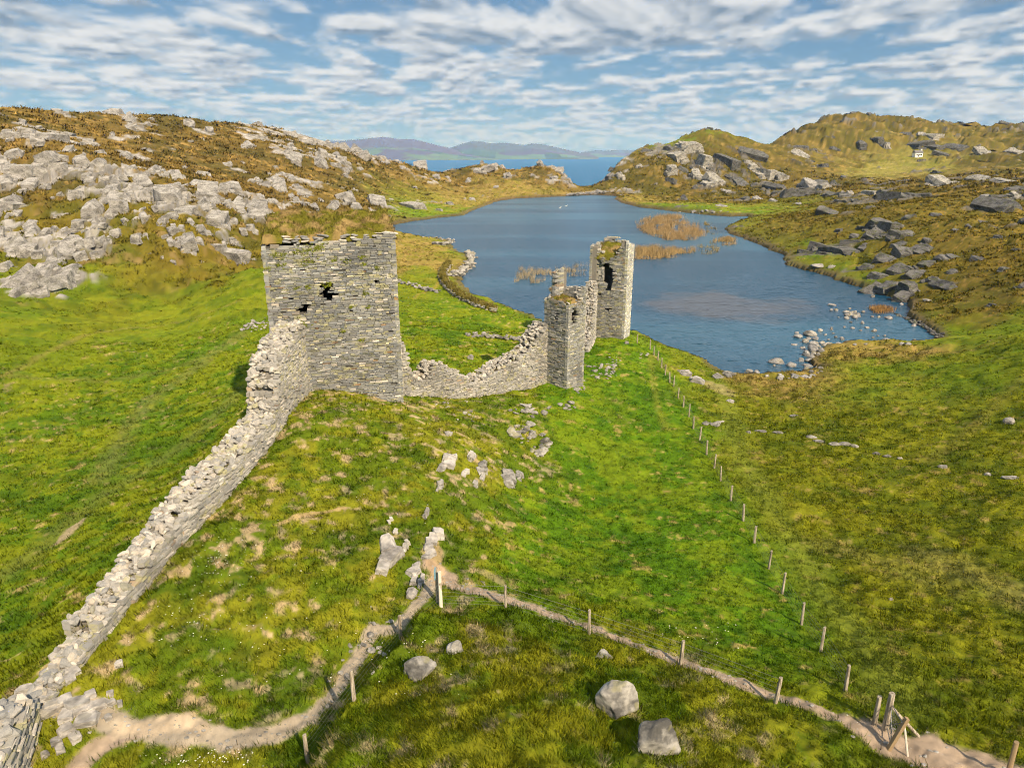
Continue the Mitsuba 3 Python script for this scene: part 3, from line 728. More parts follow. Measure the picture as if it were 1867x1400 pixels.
def slab(poly, O, u, n, front, back):
    """poly extruded between depths along n as (vertices, faces)."""
    out = []
    for g in getattr(poly, 'geoms', [poly]):
        if g.is_empty or g.area < .01: continue
        m = trimesh.creation.extrude_polygon(g, front - back, engine='earcut')
        v = np.asarray(m.vertices)
        w = np.array([O[0], O[1], 0]) + v[:, :1] * np.array([u[0], u[1], 0]) + np.column_stack([0 * v[:, 0], 0 * v[:, 0], v[:, 1]]) + (v[:, 2:] + back) * np.array([n[0], n[1], 0])
        f = np.asarray(m.faces)
        if u[0] * n[1] - u[1] * n[0] > 0: f = f[:, ::-1]
        out.append((w, f))
    return join(out)


def top_rubble(A, u, n, thick, top, r, size=(.16, .55), per=5.0, warm=.3, lift=.02):
    """Loose stones lying on a wall's broken top (face at depth 0, the wall behind it)."""
    pieces, cols = [], []
    zs = [q_[1] for q_ in top[::2]] + [top[-1][1]]
    for k_, ((s0, z0), (s1, _)) in enumerate(zip(top[::2], top[1::2])):
        z0_, fall = z0, zs[k_ + 1] - z0
        for _ in range(r.poisson(per * (s1 - s0 + 1.3 * abs(fall)) * thick)):
            z0 = z0_ + (r.uniform(0, 1) * fall if abs(fall) > .2 else 0)
            l = r.uniform(*size); s, t = r.uniform(s0, s1), r.uniform(.1, .95) * thick
            v, f = rock_mesh((l, l * r.uniform(.5, .9), l * r.uniform(.28, .6)), int(r.integers(1e6)), 1, 7, .14, None, r.uniform(0, 1.1))
            bump_ = .22 * float(fb(A[0] + u[0] * s - n[0] * t, A[1] + u[1] * s - n[1] * t, .8, 2, 59)) if thick > .95 else 0
            pieces.append((v + [A[0] + u[0] * s - n[0] * t, A[1] + u[1] * s - n[1] * t, z0 + lift + bump_ + r.uniform(-.08, .08)], f)); cols.append(stone_tone(r, warm, .22))
    return pieces, cols


def unit(v): v = np.asarray(v, float); return v / np.hypot(*v)


def seen_rank(pieces, k=1.0):
    out = []
    for v, f in pieces:
        c = v.mean(0); e = np.sort(np.ptp(v, axis=0)); dist = np.linalg.norm(c - CAM)
        a = np.array([v[1] - v[0], v[3] - v[0]]) if len(v) == 8 else None
        face = 1.0
        if a is not None:
            nn = np.cross(a[0], a[1]); nn /= np.linalg.norm(nn) + 1e-9
            face = max(nn @ (CAM - c) / dist, 0) if True else 1
            out.append(np.linalg.norm(a[0]) * np.linalg.norm(a[1]) * face / dist ** 2)
        else: out.append(e[1] * e[2] * .6 / dist ** 2)
    return np.array(out)


def turf_patch(O, u, v, L, W, z0, seed, lump=.25, nx=34, ny=26, edge=.25, tone=(.135, .13, .02)):
    """A cap of turf over a rectangle of wall top, sagging at its rim."""
    a, b = np.meshgrid(np.linspace(0, 1, nx), np.linspace(0, 1, ny), indexing='ij')
    x, y = O[0] + u[0] * a * L + v[0] * b * W, O[1] + u[1] * a * L + v[1] * b * W
    rim = np.minimum(np.minimum(a, 1 - a) * L, np.minimum(b, 1 - b) * W)
    z = (z0(a, b) if callable(z0) else z0) + (fb(x, y, .9, 3, seed) - .3) * lump * 2 * np.clip(rim / edge, 0, 1) - .35 * np.clip(1 - rim / .12, 0, 1)
    x = x + (fb(x, y, .5, 2, seed + 1) - .5) * .25; y = y + (fb(x, y, .5, 2, seed + 2) - .5) * .25
    n1 = fb(x, y, .6, 3, seed + 3)
    c = np.array(tone) + (np.array([.26, .19, .08]) - np.array(tone)) * sm(.45, .65, n1)[..., None]
    c = c * (.7 + .6 * fb(x, y, .25, 2, seed + 4))[..., None]
    i, j = np.meshgrid(np.arange(nx - 1), np.arange(ny - 1), indexing='ij')
    qd = np.stack([i * ny + j, (i + 1) * ny + j, (i + 1) * ny + j + 1, i * ny + j + 1], -1).reshape(-1, 4)
    if u[0] * v[1] - u[1] * v[0] < 0: qd = qd[:, ::-1]
    P = np.stack([x, y, z], -1).reshape(-1, 3)
    return P, qd, c.reshape(-1, 3)


def turf(key, O, u, v, L, W, z0, seed, h=.16, n=500, **kw):
    P, qd, c = turf_patch(O, u, v, L, W, z0, seed, **kw)
    put(f'{key}__turf', (P, qd), {'type': 'ref', 'id': 'plant'}, smooth=True, color=np.clip(c, 0, 1))
    r = np.random.default_rng(seed); k = r.integers(0, len(P), n)
    put_blades(f'{key}__turf__grass', blades(P[k] + np.column_stack([r.normal(0, .08, (n, 2)), np.full(n, -.02)]), r.uniform(.5, 1.3, n) * h, c[k] * r.uniform(.8, 1.35, (n, 1)), 6, .022, .08, .7, seed))
    labels[f'{key}__turf__grass'] = {'kind': 'stuff'}


r = np.random.default_rng(11)
# the keep ---------------------------------------------------------------------------------------------
K0, K1 = np.array([-16.0, 45.8]), np.array([-7.75, 47.75])
ku = unit(K1 - K0); kb = np.array([-ku[1], ku[0]]); KL = np.hypot(*(K1 - K0)); KD, KT, KTOP = 7.2, 1.3, 19.1
K3, K2 = K0 + kb * KD, K1 + kb * KD


def blob(s, z, w, h, seed):
    q = np.random.default_rng(seed); k = 9
    return Polygon([(s + w / 2 * math.cos(t) * q.uniform(.65, 1.2), z + h / 2 * math.sin(t) * q.uniform(.65, 1.2)) for t in np.linspace(0, 2 * math.pi, k, endpoint=False)])


def keep_s(px, py):                            # place on the keep's front face of a sight line
    a, b = px - 933.5, py - 700
    rr = ray(px, py)
    A = np.array([[rr[0], -ku[0]], [rr[1], -ku[1]]]); t, s = np.linalg.solve(A, K0)
    return s, CAMZ + t * rr[2]


ws, wz = keep_s(599, 549)
holes = [sbox(ws - .28, wz - .02, ws + .24, wz + 1.15), sbox(ws - .58, wz + .92, ws + .46, wz + 1.1), sbox(ws + .2, wz + .3, ws + .62, wz + .55), sbox(ws - .48, wz + .40, ws - .25, wz + .52)]
for px, py, w, h in [(552,566,.75,.5),(558,556,.25,.5),(495,530,.8,.14),(688,513,.5,.25),(583,639,.18,.16),(625,636,.2,.18),(704,633,.2,.2),(708,661,.18,.16),(573,670,.22,.16),(527,545,.5,.12),(470+20,520,.3,.15),(720,700,.2,.16),(699,490,.12,.7),(687,540,.12,.5),(640,568,.2,.12)]:
    s, z = keep_s(px, py); holes.append(blob(s, z, w, h, int(px)))
front = wall_poly(KL, 5.5, ragged(KL, [(0, KTOP - .35), (1.2, KTOP - .3), (5.5, KTOP - .15), (KL - .9, KTOP), (KL - .8, KTOP + .3), (KL, KTOP + .15)], r, .4, .12), holes)
sides = [(K0, ku, -kb, front, KL, (.045, .135)), (K1, kb, ku, wall_poly(KD, 5.5, ragged(KD, [(0, KTOP), (KD, KTOP + .2)], r)), KD, (.14, .3)),
         (K2, -ku, kb, wall_poly(KL, 3.5, ragged(KL, [(0, KTOP + .35), (KL, KTOP + .2)], r)), KL, (.1, .24)), (K3, -kb, -ku, wall_poly(KD, 4, ragged(KD, [(0, KTOP), (KD, KTOP - .3)], r)), KD, (.1, .24))]
tag('castle_keep', 'largest square ruined keep of grey slate, turf on its flat top', 'keep')
pc, cl, cores = [], [], []
for O, u, n, poly, L, hh in sides:
    a, b = face_stones(poly, O, u, n, r, hh, (.16, .58) if poly is front else (.4, 1.2), .06, .03, .06)
    pc += a; cl += b
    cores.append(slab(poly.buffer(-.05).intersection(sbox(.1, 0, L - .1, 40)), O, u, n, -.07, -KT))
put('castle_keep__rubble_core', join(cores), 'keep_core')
for px, py, l in [(722,440,.6),(716,432,.8),(700,428,.7),(690,437,.6),(704,424,.5),(650,440,.6),(630,442,.7),(560,446,.7),(540,444,.5),(520,446,.6),(585,444,.8),(668,436,.6)]:
    s, z = keep_s(px, py)
    for q in range(3):
        v, f = rock_mesh((l * r.uniform(.7, 1.3), l * .8, l * r.uniform(.15, .3)), int(r.integers(1e6)), 1, 8, .08, 0, .15)
        p = K0 + ku * np.clip(s + r.uniform(-.2, .2), .2, KL - .2) + kb * (.25 + q * .12)
        pc.append((v + [p[0], p[1], KTOP - .1 + q * .14 + .1 * (px > 685)], f)); cl.append(stone_tone(r, .25, .2))
for k in range(46):                            # parapet stones along the back
    s = r.uniform(1.3, KL - .2); v, f = rock_mesh((r.uniform(.5, 1.2), .5, r.uniform(.12, .25)), int(r.integers(1e6)), 1, 8, .08, math.atan2(ku[1], ku[0]), .1)
    p = K0 + ku * s + kb * (KD - .5 + r.uniform(-.2, .2)); pc.append((v + [p[0], p[1], KTOP + .85 + r.uniform(-.1, .35)], f)); cl.append(stone_tone(r, .1, .08))
nodes('castle_keep', pc, 'masonry', 300, cols=cl, rank=seen_rank(pc))
turf('castle_keep', K0 + kb * .3 - ku * .05, ku, kb, KL + .1, KD - .4, lambda a, b: KTOP + .12 + .95 * b + .10 * a, 301, .24, 2200, lump=.42, nx=60, ny=44)
fl = cores  # the chamber's vault, seen dark through the window
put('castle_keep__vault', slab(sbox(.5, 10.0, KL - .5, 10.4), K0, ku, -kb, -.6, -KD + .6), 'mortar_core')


# moss and plants growing on the keep's face
def face_moss(key, spots, S, u, n, seed):
    q = np.random.default_rng(seed); P, Hh, C = [], [], []
    for px, py, rad in spots:
        s, z = S(px, py)
        for _ in range(int(26 * rad / .2)):
            p = K0 + u * (s + q.normal(0, rad)) + n * .05
            P.append([p[0], p[1], z + q.normal(0, rad * .6)]); Hh.append(q.uniform(.08, .2)); C.append(np.array([.11, .13, .012]) * q.uniform(.7, 1.5))
    put_blades(key, blades(np.array(P), np.array(Hh), np.array(C), 5, .03, .06, .9, seed, dirn=n * .5))
    labels[key] = {'kind': 'stuff'}


face_moss('castle_keep__wall_moss', [(545,594,.35),(535,597,.25),(501,463,.12),(485,490,.15),(563,523,.15),(596,519,.2),(570,455,.3),(545,459,.25),(582,452,.25),(610,474,.12),(632,476,.12),(663,482,.1),(660,470,.12),(688,489,.12),(560,477,.3),(512,483,.15),(666,535,.12),(640,560,.1),(542,525,.1),(626,604,.1),(670,560,.1),(515,465,.2),(659,620,.12)], keep_s, ku, -kb, 17)


# curtain walls ----------------------------------------------------------------------------------------
def curtain(key, right, thick, tops, bases, side, warm=.3, hh=(.055, .15), ll=(.16, .55), per=20., size=(.16, .5), most=300, amp=.13, ends=(True, True), moss=0):
    """A wall following the ground points RIGHT (its visible face); SIDE +1: the wall stands to the left of the line."""
    P = np.array(right, float); pc, cl, cores = [], [], []
    for k in range(len(P) - 1):
        A, B = P[k], P[k + 1]; u = unit(B - A); L = np.hypot(*(B - A)); n = side * np.array([u[1], -u[0]])
        prof = [(q * L, zt) for q, zt in tops[k]]
        top = ragged(L, prof, r, .28, amp)
        poly = wall_poly(L, bases[k], top)
        a, b = face_stones(poly, A, u, n, r, hh, ll, .15, warm, .12); pc += a; cl += b
        back = A - n * thick[k]
        a, b = face_stones(poly, back + u * L, -u, -n, r, (.12, .26), (.3, .9), .06, warm, .1) if False else face_stones(shapely.affinity.scale(poly, -1, 1, origin=(L / 2, 0)), back + u * L, -u, -n, r, (.12, .26), (.3, .9), .06, warm, .1)
        pc += a; cl += b
        for e, (O, uu, nn, s) in zip(ends, ((back, n, -u, 0.0), (B, -n, u, L))):
            if (e is True and (k == 0 if s == 0 else k == len(P) - 2)) or e == k:
                zt = np.interp(s, [q[0] for q in prof], [q[1] for q in prof])
                ep = sbox(0, bases[k], thick[k], zt)
                a, b = face_stones(ep, O, uu, nn, r, (.10, .28), (.2, .7), .38, warm + .10, .2); pc += a; cl += b
        cores.append(slab(poly.buffer(-.12).intersection(sbox(.15 if k == 0 else -1, 0, L - .35, 60)), A, u, n, -.1, -thick[k] + .1))
        a, b = top_rubble(A, u, n, thick[k], top, r, size, per, warm + .12); pc += a; cl += b
    put(f'{key}__rubble_core', join(cores), 'mortar_core')
    nodes(key, pc, 'masonry', most, cols=cl, rank=seen_rank(pc))
    G, Hh, C = [], [], []                      # turf and weeds rooted in the broken top
    for k in range(len(P) - 1):
        u = unit(P[k + 1] - P[k]); L = np.hypot(*(P[k + 1] - P[k])); n = side * np.array([u[1], -u[0]])
        for s in r.uniform(0, L, int(L * 26)):
            t = r.uniform(.1, .9) * thick[k]; x, y = A2 = P[k] + u * s - n * t
            if fb(x, y, 1.3, 2, 55) < .52: continue
            z = np.interp(s / L, [q_[0] for q_ in tops[k]], [q_[1] for q_ in tops[k]])
            G.append((x, y, z + .06)); Hh.append(r.uniform(.08, .2)); C.append((np.array([.13, .125, .02]) if r.random() < .6 else np.array([.22, .17, .09])) * r.uniform(.6, 1.4))
    if G:
        put_blades(f'{key}__weeds', blades(np.array(G), np.array(Hh), np.array(C), 7, .022, .12, 1.0, 8)); labels[f'{key}__weeds'] = {'kind': 'stuff'}


import shapely.affinity
W = [(-13.9, 46.4), (-13.55, 39.0), (-13.9, 33.0), (-14.7, 27.9), (-15.25, 22.0), (-15.4, 19.3)]
tag('curtain_wall', 'long crumbling curtain wall running from the keep down towards the viewer', 'ruined wall')
curtain('curtain_wall', W, [1.75, 1.7, 1.5, 1.25, .85], [[(0, 13.6), (.5, 13.25), (.82, 12.8), (.92, 12.1), (1, 11.2)], [(0, 10.8), (.1, 10.1), (1, 9.6)], [(0, 9.6), (.5, 9.5), (1, 8.9)], [(0, 8.9), (1, 7.8)], [(0, 7.7), (1, 7.0)]], [6.5, 6, 5, 4.8, 5], -1, warm=.38, ends=(True, 0), per=30, size=(.14, .55), amp=.14)
# broken end of the high stretch
VW = [(-8.3, 50.2), (-3.0, 55.2), (3.3, 62.3)]
tag('courtyard_wall', 'low ruined wall dipping in a V between keep and small turret', 'ruined wall')
curtain('courtyard_wall', VW, [1.6, 1.7], [[(0, 11.6), (.07, 10.6), (.11, 8.6), (.28, 7.9), (.43, 8.8), (.6, 8.5), (.8, 7.3), (1, 6.4)], [(0, 6.4), (.2, 6.8), (.5, 7.3), (.76, 8.0), (.88, 9.2), (1, 9.8)]], [4.2, 3.2], 1, warm=.42, ends=(True, True), per=20)


# the two towers
def tower(key, corners, tops, base, thick, holes, inner=(), warm=.05, pale=.07, tones=None):
    C = [np.array(c, float) for c in corners]; pc, cl, cores = [], [], []
    for k in range(len(C)):
        A, B = C[k], C[(k + 1) % len(C)]; u = unit(B - A); L = np.hypot(*(B - A)); n = np.array([u[1], -u[0]])
        poly = wall_poly(L, base, ragged(L, [(q * L, z) for q, z in tops[k]], r, .3, .14), holes.get(k, ()))
        a, b = face_stones(poly, A, u, n, r, (.055, .16), (.18, .6), .06, warm, pale); pc += a
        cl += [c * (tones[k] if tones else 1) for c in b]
        if k in inner:
            pi = shapely.affinity.scale(poly, -1, 1, origin=(L / 2, 0)).intersection(sbox(thick, 0, L - thick, 50))
            a, b = face_stones(pi, A - n * thick + u * L, -u, -n, r, (.12, .24), (.3, .8), .05, warm, pale); pc += a; cl += b
        cores.append(slab(poly.buffer(-.10).intersection(sbox(.08, 0, L - .08, 50)), A, u, n, -.07, -thick + (.08 if k in inner else 0)))
        a, b = top_rubble(A, u, n, thick, ragged(L, [(q * L, z) for q, z in tops[k]], r, .3, .05), r, (.15, .4), 6, .2); pc += a; cl += b
    put(f'{key}__rubble_core', join(cores), 'mortar_core')
    nodes(key, pc, 'masonry', 300, cols=cl, rank=seen_rank(pc))


S1 = np.array([4.9, 60.5]); su, sv = np.array([-.72, .69]), np.array([.66, .75])
SL, SR = S1 + su * 2.75, S1 + sv * 2.5; SB = SL + sv * 2.5
tag('small_turret', 'slender small turret with a broken chimney-like stub on top', 'tower')
lf_w, rf_w = np.hypot(*(S1 - SL)), 2.5
tower('small_turret', [SL, S1, SR, SB], [[(0, 12.2), (1, 12.0)], [(0, 12.0), (.55, 12.05), (.62, 12.7), (1, 13.2)], [(0, 13.2), (.2, 13.0), (.7, 12.8), (1, 12.4)], [(0, 14.5), (.5, 14.4), (.62, 13.9), (.63, 12.1), (1, 12.1)]], 2.8, .62,
      {0: [sbox(1.22, 10.2, 1.58, 11.3), blob(.08, 10.4, .4, .9, 5), blob(.1, 9.7, .35, .5, 6)], 1: [sbox(.5, 10.1, .84, 11.2), sbox(.94, 10.05, 1.28, 11.4), sbox(.3, 10.75, 1.5, 11.1), blob(.8, 11.3, .5, .4, 8)]}, warm=.10, inner=(2, 3))
turf('small_turret', SL + su * .02 + sv * .0, -su, sv, 2.75, 2.1, 12.1, 320, .18, 500, lump=.3, nx=22, ny=18, edge=.2)
FU = np.array([.945, -.326]); FV = np.array([.326, .945])
F1 = np.array([13.55, 83.8]); F0 = F1 - FU * 4.5
tag('lakeside_tower', 'tall ruined tower at the water, its front torn open by a dark gap', 'tower')
tower('lakeside_tower', [F0, F1, F1 + FV * 4.3, F0 + FV * 4.3],
      [[(0, 13.9), (.12, 13.6), (.2, 12.8), (.45, 12.2), (.62, 12.6), (.75, 13.3), (.9, 14.2), (1, 14.6)], [(0, 14.6), (.4, 13.9), (1, 13.8)], [(0, 13.6), (.3, 13.8), (.45, 14.6), (.7, 14.6), (.85, 13.8), (1, 13.6)], [(0, 13.9), (1, 13.9)]], 1.8, .9,
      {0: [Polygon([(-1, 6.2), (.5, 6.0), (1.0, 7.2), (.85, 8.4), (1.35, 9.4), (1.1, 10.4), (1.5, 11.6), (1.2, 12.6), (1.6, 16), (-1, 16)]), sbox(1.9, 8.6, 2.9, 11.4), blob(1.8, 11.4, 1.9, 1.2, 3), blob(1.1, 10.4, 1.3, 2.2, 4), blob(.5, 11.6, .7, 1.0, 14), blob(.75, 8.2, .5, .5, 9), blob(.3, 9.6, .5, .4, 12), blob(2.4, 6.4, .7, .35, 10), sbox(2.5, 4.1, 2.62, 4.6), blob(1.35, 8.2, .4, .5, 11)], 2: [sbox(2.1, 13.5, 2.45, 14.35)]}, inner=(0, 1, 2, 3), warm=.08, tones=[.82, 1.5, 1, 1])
a_, b_ = face_stones(Polygon([(0, 2.5), (1.5, 2.5), (1.6, 8), (1.5, 13.4), (0, 13.7)]), F0 + FV * .45 + FU * .05, FU, -FV, r, (.1, .3), (.15, .6), .30, .30, .15)
put('lakeside_tower__torn_masonry', join(a_), 'masonry', color=np.vstack([np.repeat(c_[None], len(v_[0]), 0) for v_, c_ in zip(a_, b_)])); labels['lakeside_tower__torn_masonry'] = {'label': 'torn rubble where the front wall broke away', 'kind': 'stuff'}
put('lakeside_tower__rubble_core_001', slab(sbox(.1, 2.6, 1.4, 13.2), F0 + FV * .45, FU, -FV, -.1, -1.2), 'mortar_core')
turf('lakeside_tower', F0 + FU * .5 + FV * .05, FU, FV, 3.6, 3.0, lambda a, b: 12.6 + 1.3 * b + .35 * np.abs(a - .5), 330, .2, 420, lump=.4, nx=26, ny=22, edge=.3)
tag('broken_wing_wall', 'jagged stub of wall standing between the two towers', 'ruined wall')
curtain('broken_wing_wall', [(10.15, 84.3), (9.55, 80.6), (8.55, 76.4)], [1.3, 1.2], [[(0, 9.6), (.3, 9.0), (.6, 7.6), (1, 6.2)], [(0, 6.4), (.5, 5.0), (1, 3.9)]], [1.5, 1.8], -1, warm=.4, per=18)
# ------------------------------------------------------------------ rocks
def zc_at(p): return p[..., 1] * CP - (p[..., 2] - CAMZ) * SP


def settle(p, sx, sy):                         # lowest ground under a stone's footprint
    return min(H(p[0] + a * sx, p[1] + b * sy) for a in (-.4, 0, .4) for b in (-.4, 0, .4))


import manifold3d as m3


def slab_mesh(size, seed, sub=2, rot=0.0, tilt=(0.0, 0.0), rough=.05):
    """A jointed block of bedrock: a box with its corners and edges broken away by flat cracks."""
    r_ = np.random.default_rng(seed); b_ = m3.Manifold.cube([1, 1, 1], True)
    for k_ in range(9 if sub >= 2 else 6):
        n_ = r_.normal(size=3) if k_ > 3 else np.array([r_.choice([-1, 1]) * 1.0, r_.normal(0, .5), r_.uniform(0, .9)])
        n_ = n_ / np.linalg.norm(n_); reach = .5 * np.abs(n_).sum()
        b_ = b_.trim_by_plane((-n_).tolist(), float(-reach * r_.uniform(.66, .92)))
    mm = b_.to_mesh(); v = np.asarray(mm.vert_properties)[:, :3].astype(float); f = np.asarray(mm.tri_verts).astype(int)
    v = v / np.maximum(np.ptp(v, axis=0), .1) * np.asarray(size)
    R_ = trimesh.transformations.euler_matrix(tilt[0], tilt[1], rot)[:3, :3]
    return v @ R_.T, f


def outcrop(key, p, w, h, seed, look, slabs=4, strike=None, sub=2, lift=.35, deep=.8):
    """A few joined, tilted slabs of bedrock: w across, h up the slope and in height."""
    q = np.random.default_rng(seed); parts = []
    for k in range(slabs):
        f = 1.0 if k == 0 else q.uniform(.4, .75)
        sz = (w * f * q.uniform(.85, 1.1), w * f * deep * q.uniform(.7, 1.1), h * f * q.uniform(.8, 1.1))
        sz = (sz[0], sz[1], max(sz[2], .4 * sz[0]))
        v, fc = slab_mesh(sz, int(q.integers(1e6)), sub, (strike if strike is not None else 0) + q.uniform(-.25, .25), (q.uniform(-.1, .45), q.uniform(-.4, .15)))
        o = np.array([0, 0, 0]) if k == 0 else np.array([q.uniform(-.5, .5) * w, q.uniform(-.45, .45) * w * deep, -h * q.uniform(0, .2)])
        g = H(p[0] + o[0], p[1] + o[1])
        parts.append((v + [p[0] + o[0], p[1] + o[1], g + o[2] + h * (lift - .30)], fc))
    put(key, join(parts), look)


def lying(key, p, w, h, seed, look):
    """A rib of bedrock lying in the slope: w across, running h (as seen) up the slope, broken into pieces."""
    q_ = np.random.default_rng(seed); parts = []; L = h * 1.5; n_ = max(2, int(L / w * 1.4))
    for k_ in range(n_):
        t = (k_ + .5) / n_ - .5; o = np.array([q_.normal(0, .12) * w + .25 * t * w, t * L])
        wk = w * (1 - 1.1 * abs(t)) * q_.uniform(.8, 1.2)
        v_, f_ = slab_mesh((wk, L / n_ * q_.uniform(1.2, 1.7), .22 + .4 * wk), int(q_.integers(1e6)), 2, q_.normal(0, .3), (q_.uniform(-.15, .25), q_.uniform(-.35, .35)), .07)
        parts.append((v_ + [p[0] + o[0], p[1] + o[1], H(p[0] + o[0], p[1] + o[1]) - .02], f_))
    put(key, join(parts), look)


HILL_ROCKS = [(810,440,210,140),(585,490,120,140),(455,510,120,150),(615,580,60,90),(665,655,80,90),(565,630,70,80),(835,555,90,80),(925,525,90,60),(1055,565,130,120),(985,620,70,110),(925,660,110,120),(865,695,80,70),(790,590,60,50),(920,595,80,50),(840,630,70,50),(1130,680,60,50),(1110,505,90,60),(1220,610,70,80),(1140,590,60,60),(1185,640,50,50),(850,370,120,60),(960,410,100,70),(590,370,90,60),(700,390,100,90),(520,370,100,100),(400,290,110,100),(250,270,150,110),(130,320,160,130),(60,250,120,70),(40,380,90,90),(150,400,100,80),(220,420,60,50),(60,160,110,60),(140,150,80,60),(610,270,90,60),(640,330,60,30),(430,370,60,50),(75,555,70,40),(150,600,80,60),(220,640,70,80),(265,630,50,60),(305,635,50,30),(90,690,130,90),(180,740,70,60),(260,785,100,80),(200,820,60,50),(30,790,70,100),(380,590,90,90),(290,455,35,40),(258,480,35,30),(730,755,30,25),(790,770,20,20),(845,785,35,25),(985,793,25,18),(705,485,25,25),(270,572,30,20),(1360,410,110,80),(1465,450,70,50),(1270,520,110,60),(1330,570,70,40),(1380,575,70,40),(1600,545,60,70),(1560,490,40,25),(1740,520,70,60),(1700,560,40,50),(1690,490,50,60),(1810,540,40,50),(1440,265,110,80),(1500,200,80,60),(1560,260,90,70),(1640,310,60,50),(1205,215,80,50),(920,120,80,30),(730,95,50,20),(985,195,25,20),(930,205,40,20),(1110,315,60,30),(1180,310,30,15),(1160,490,60,40),(1075,480,70,30),(1030,430,80,50),(980,360,80,30),(1110,410,60,50),
 (330,240,80,60),(200,205,70,40),(300,330,60,60),(640,460,60,70),(540,560,50,60),(700,560,60,60),(500,440,60,60),(1000,520,60,40),(1230,540,60,40),(1180,545,60,40),(880,620,50,50),(770,330,60,40),(900,330,50,30),(480,250,60,40),(1090,700,30,30),(1260,470,50,30),(1420,470,50,40),(1520,420,40,30),(1480,540,40,40),(1640,500,40,40),(1340,330,40,20),(1250,390,60,30),(20,300,80,70),(110,440,80,50),(10,640,70,60)]
s0 = 1 / 2.667
hp = np.array([(x * s0, 180 + (y + hh * .3) * s0) for x, y, _, hh in HILL_ROCKS])
hw = at(hp[:, 0], hp[:, 1])
for k, (x, y, w, h) in enumerate(HILL_ROCKS):
    p = hw[k]; m_ = zc_at(p) / F * s0
    key = nextkey('rock_outcrop')
    outcrop(key, p, w * m_ * .62, max(h * m_ * .62, .5), 900 + k, 'pale_rock', 5 if w > 60 else 3, .35, 2, .24, 2.1)
    X_, Y_ = x * s0, 180 + y * s0
    size_ = 'broad' if w * h > 12000 else 'large' if w * h > 6500 else 'middling' if w * h > 2800 else 'small' if w * h > 1200 else 'tiny'
    form = 'tall' if h > w * 1.15 else 'long flat' if h < w * .6 else 'blocky'
    row = 'just under the skyline' if Y_ < 240 else 'on the upper slope' if Y_ < 300 else 'halfway up the hill' if Y_ < 360 else 'on the lower slope' if Y_ < 420 else 'at the hill foot'
    colm = 'at the left picture edge' if X_ < 70 else 'far left' if X_ < 150 else 'left of the long slab' if X_ < 230 else 'midway to the keep' if X_ < 320 else 'left above the keep' if X_ < 430 else 'straight above the keep' if X_ < 540 else 'above the keep towards the lough'
    tag(key, f'{size_} {form} pale outcrop {row}, {colm}', 'rock', 'pale rock outcrops on the left hillside')
gsel = np.nonzero((ROCKM.ravel() > .45) & (DGRID.ravel() > 95) & (LDIST.ravel() > 2.5))[0]
rs = np.random.default_rng(61); gsel = rs.choice(gsel, 1050, replace=False); left_, right_ = [], []
for q_ in gsel:
    x_, y_, dist = XY[q_, 0], XY[q_, 1], DGRID.ravel()[q_]
    l = np.clip(rs.lognormal(.12, .5), .55, 3.2) * np.interp(dist, [100, 300, 900], [1.35, 2.2, 4.2])
    v, f = slab_mesh((l * rs.uniform(1.2, 2.6), l * rs.uniform(.6, 1.0), l * rs.uniform(.45, .9)), int(rs.integers(1e6)), 2 if dist < 210 and l > .9 else 1, -1.22 + rs.normal(0, .22) if x_ < 40 else rs.normal(-.9, .4), (rs.uniform(-.3, .6), rs.uniform(-.1, .4)), .03)
    (left_ if np.arctan2(x_, y_) < .13 else right_).append((v + [x_, y_, Z.ravel()[q_] - l * .12], f))
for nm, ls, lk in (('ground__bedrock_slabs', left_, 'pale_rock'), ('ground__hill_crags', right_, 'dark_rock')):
    put(nm, join(ls), lk); labels[nm] = {'kind': 'stuff'}
p = at(424, 470); m_ = zc_at(p) / F
outcrop(nextkey('rock_outcrop'), p, 66 * m_, 1.5, 77, 'pale_rock', 5, -.35, 3, .2, .45)
tag('rock_outcrop_%03d' % COUNT['rock_outcrop'], 'long pale ribbed slab lying in the turf just left behind the keep', 'rock')
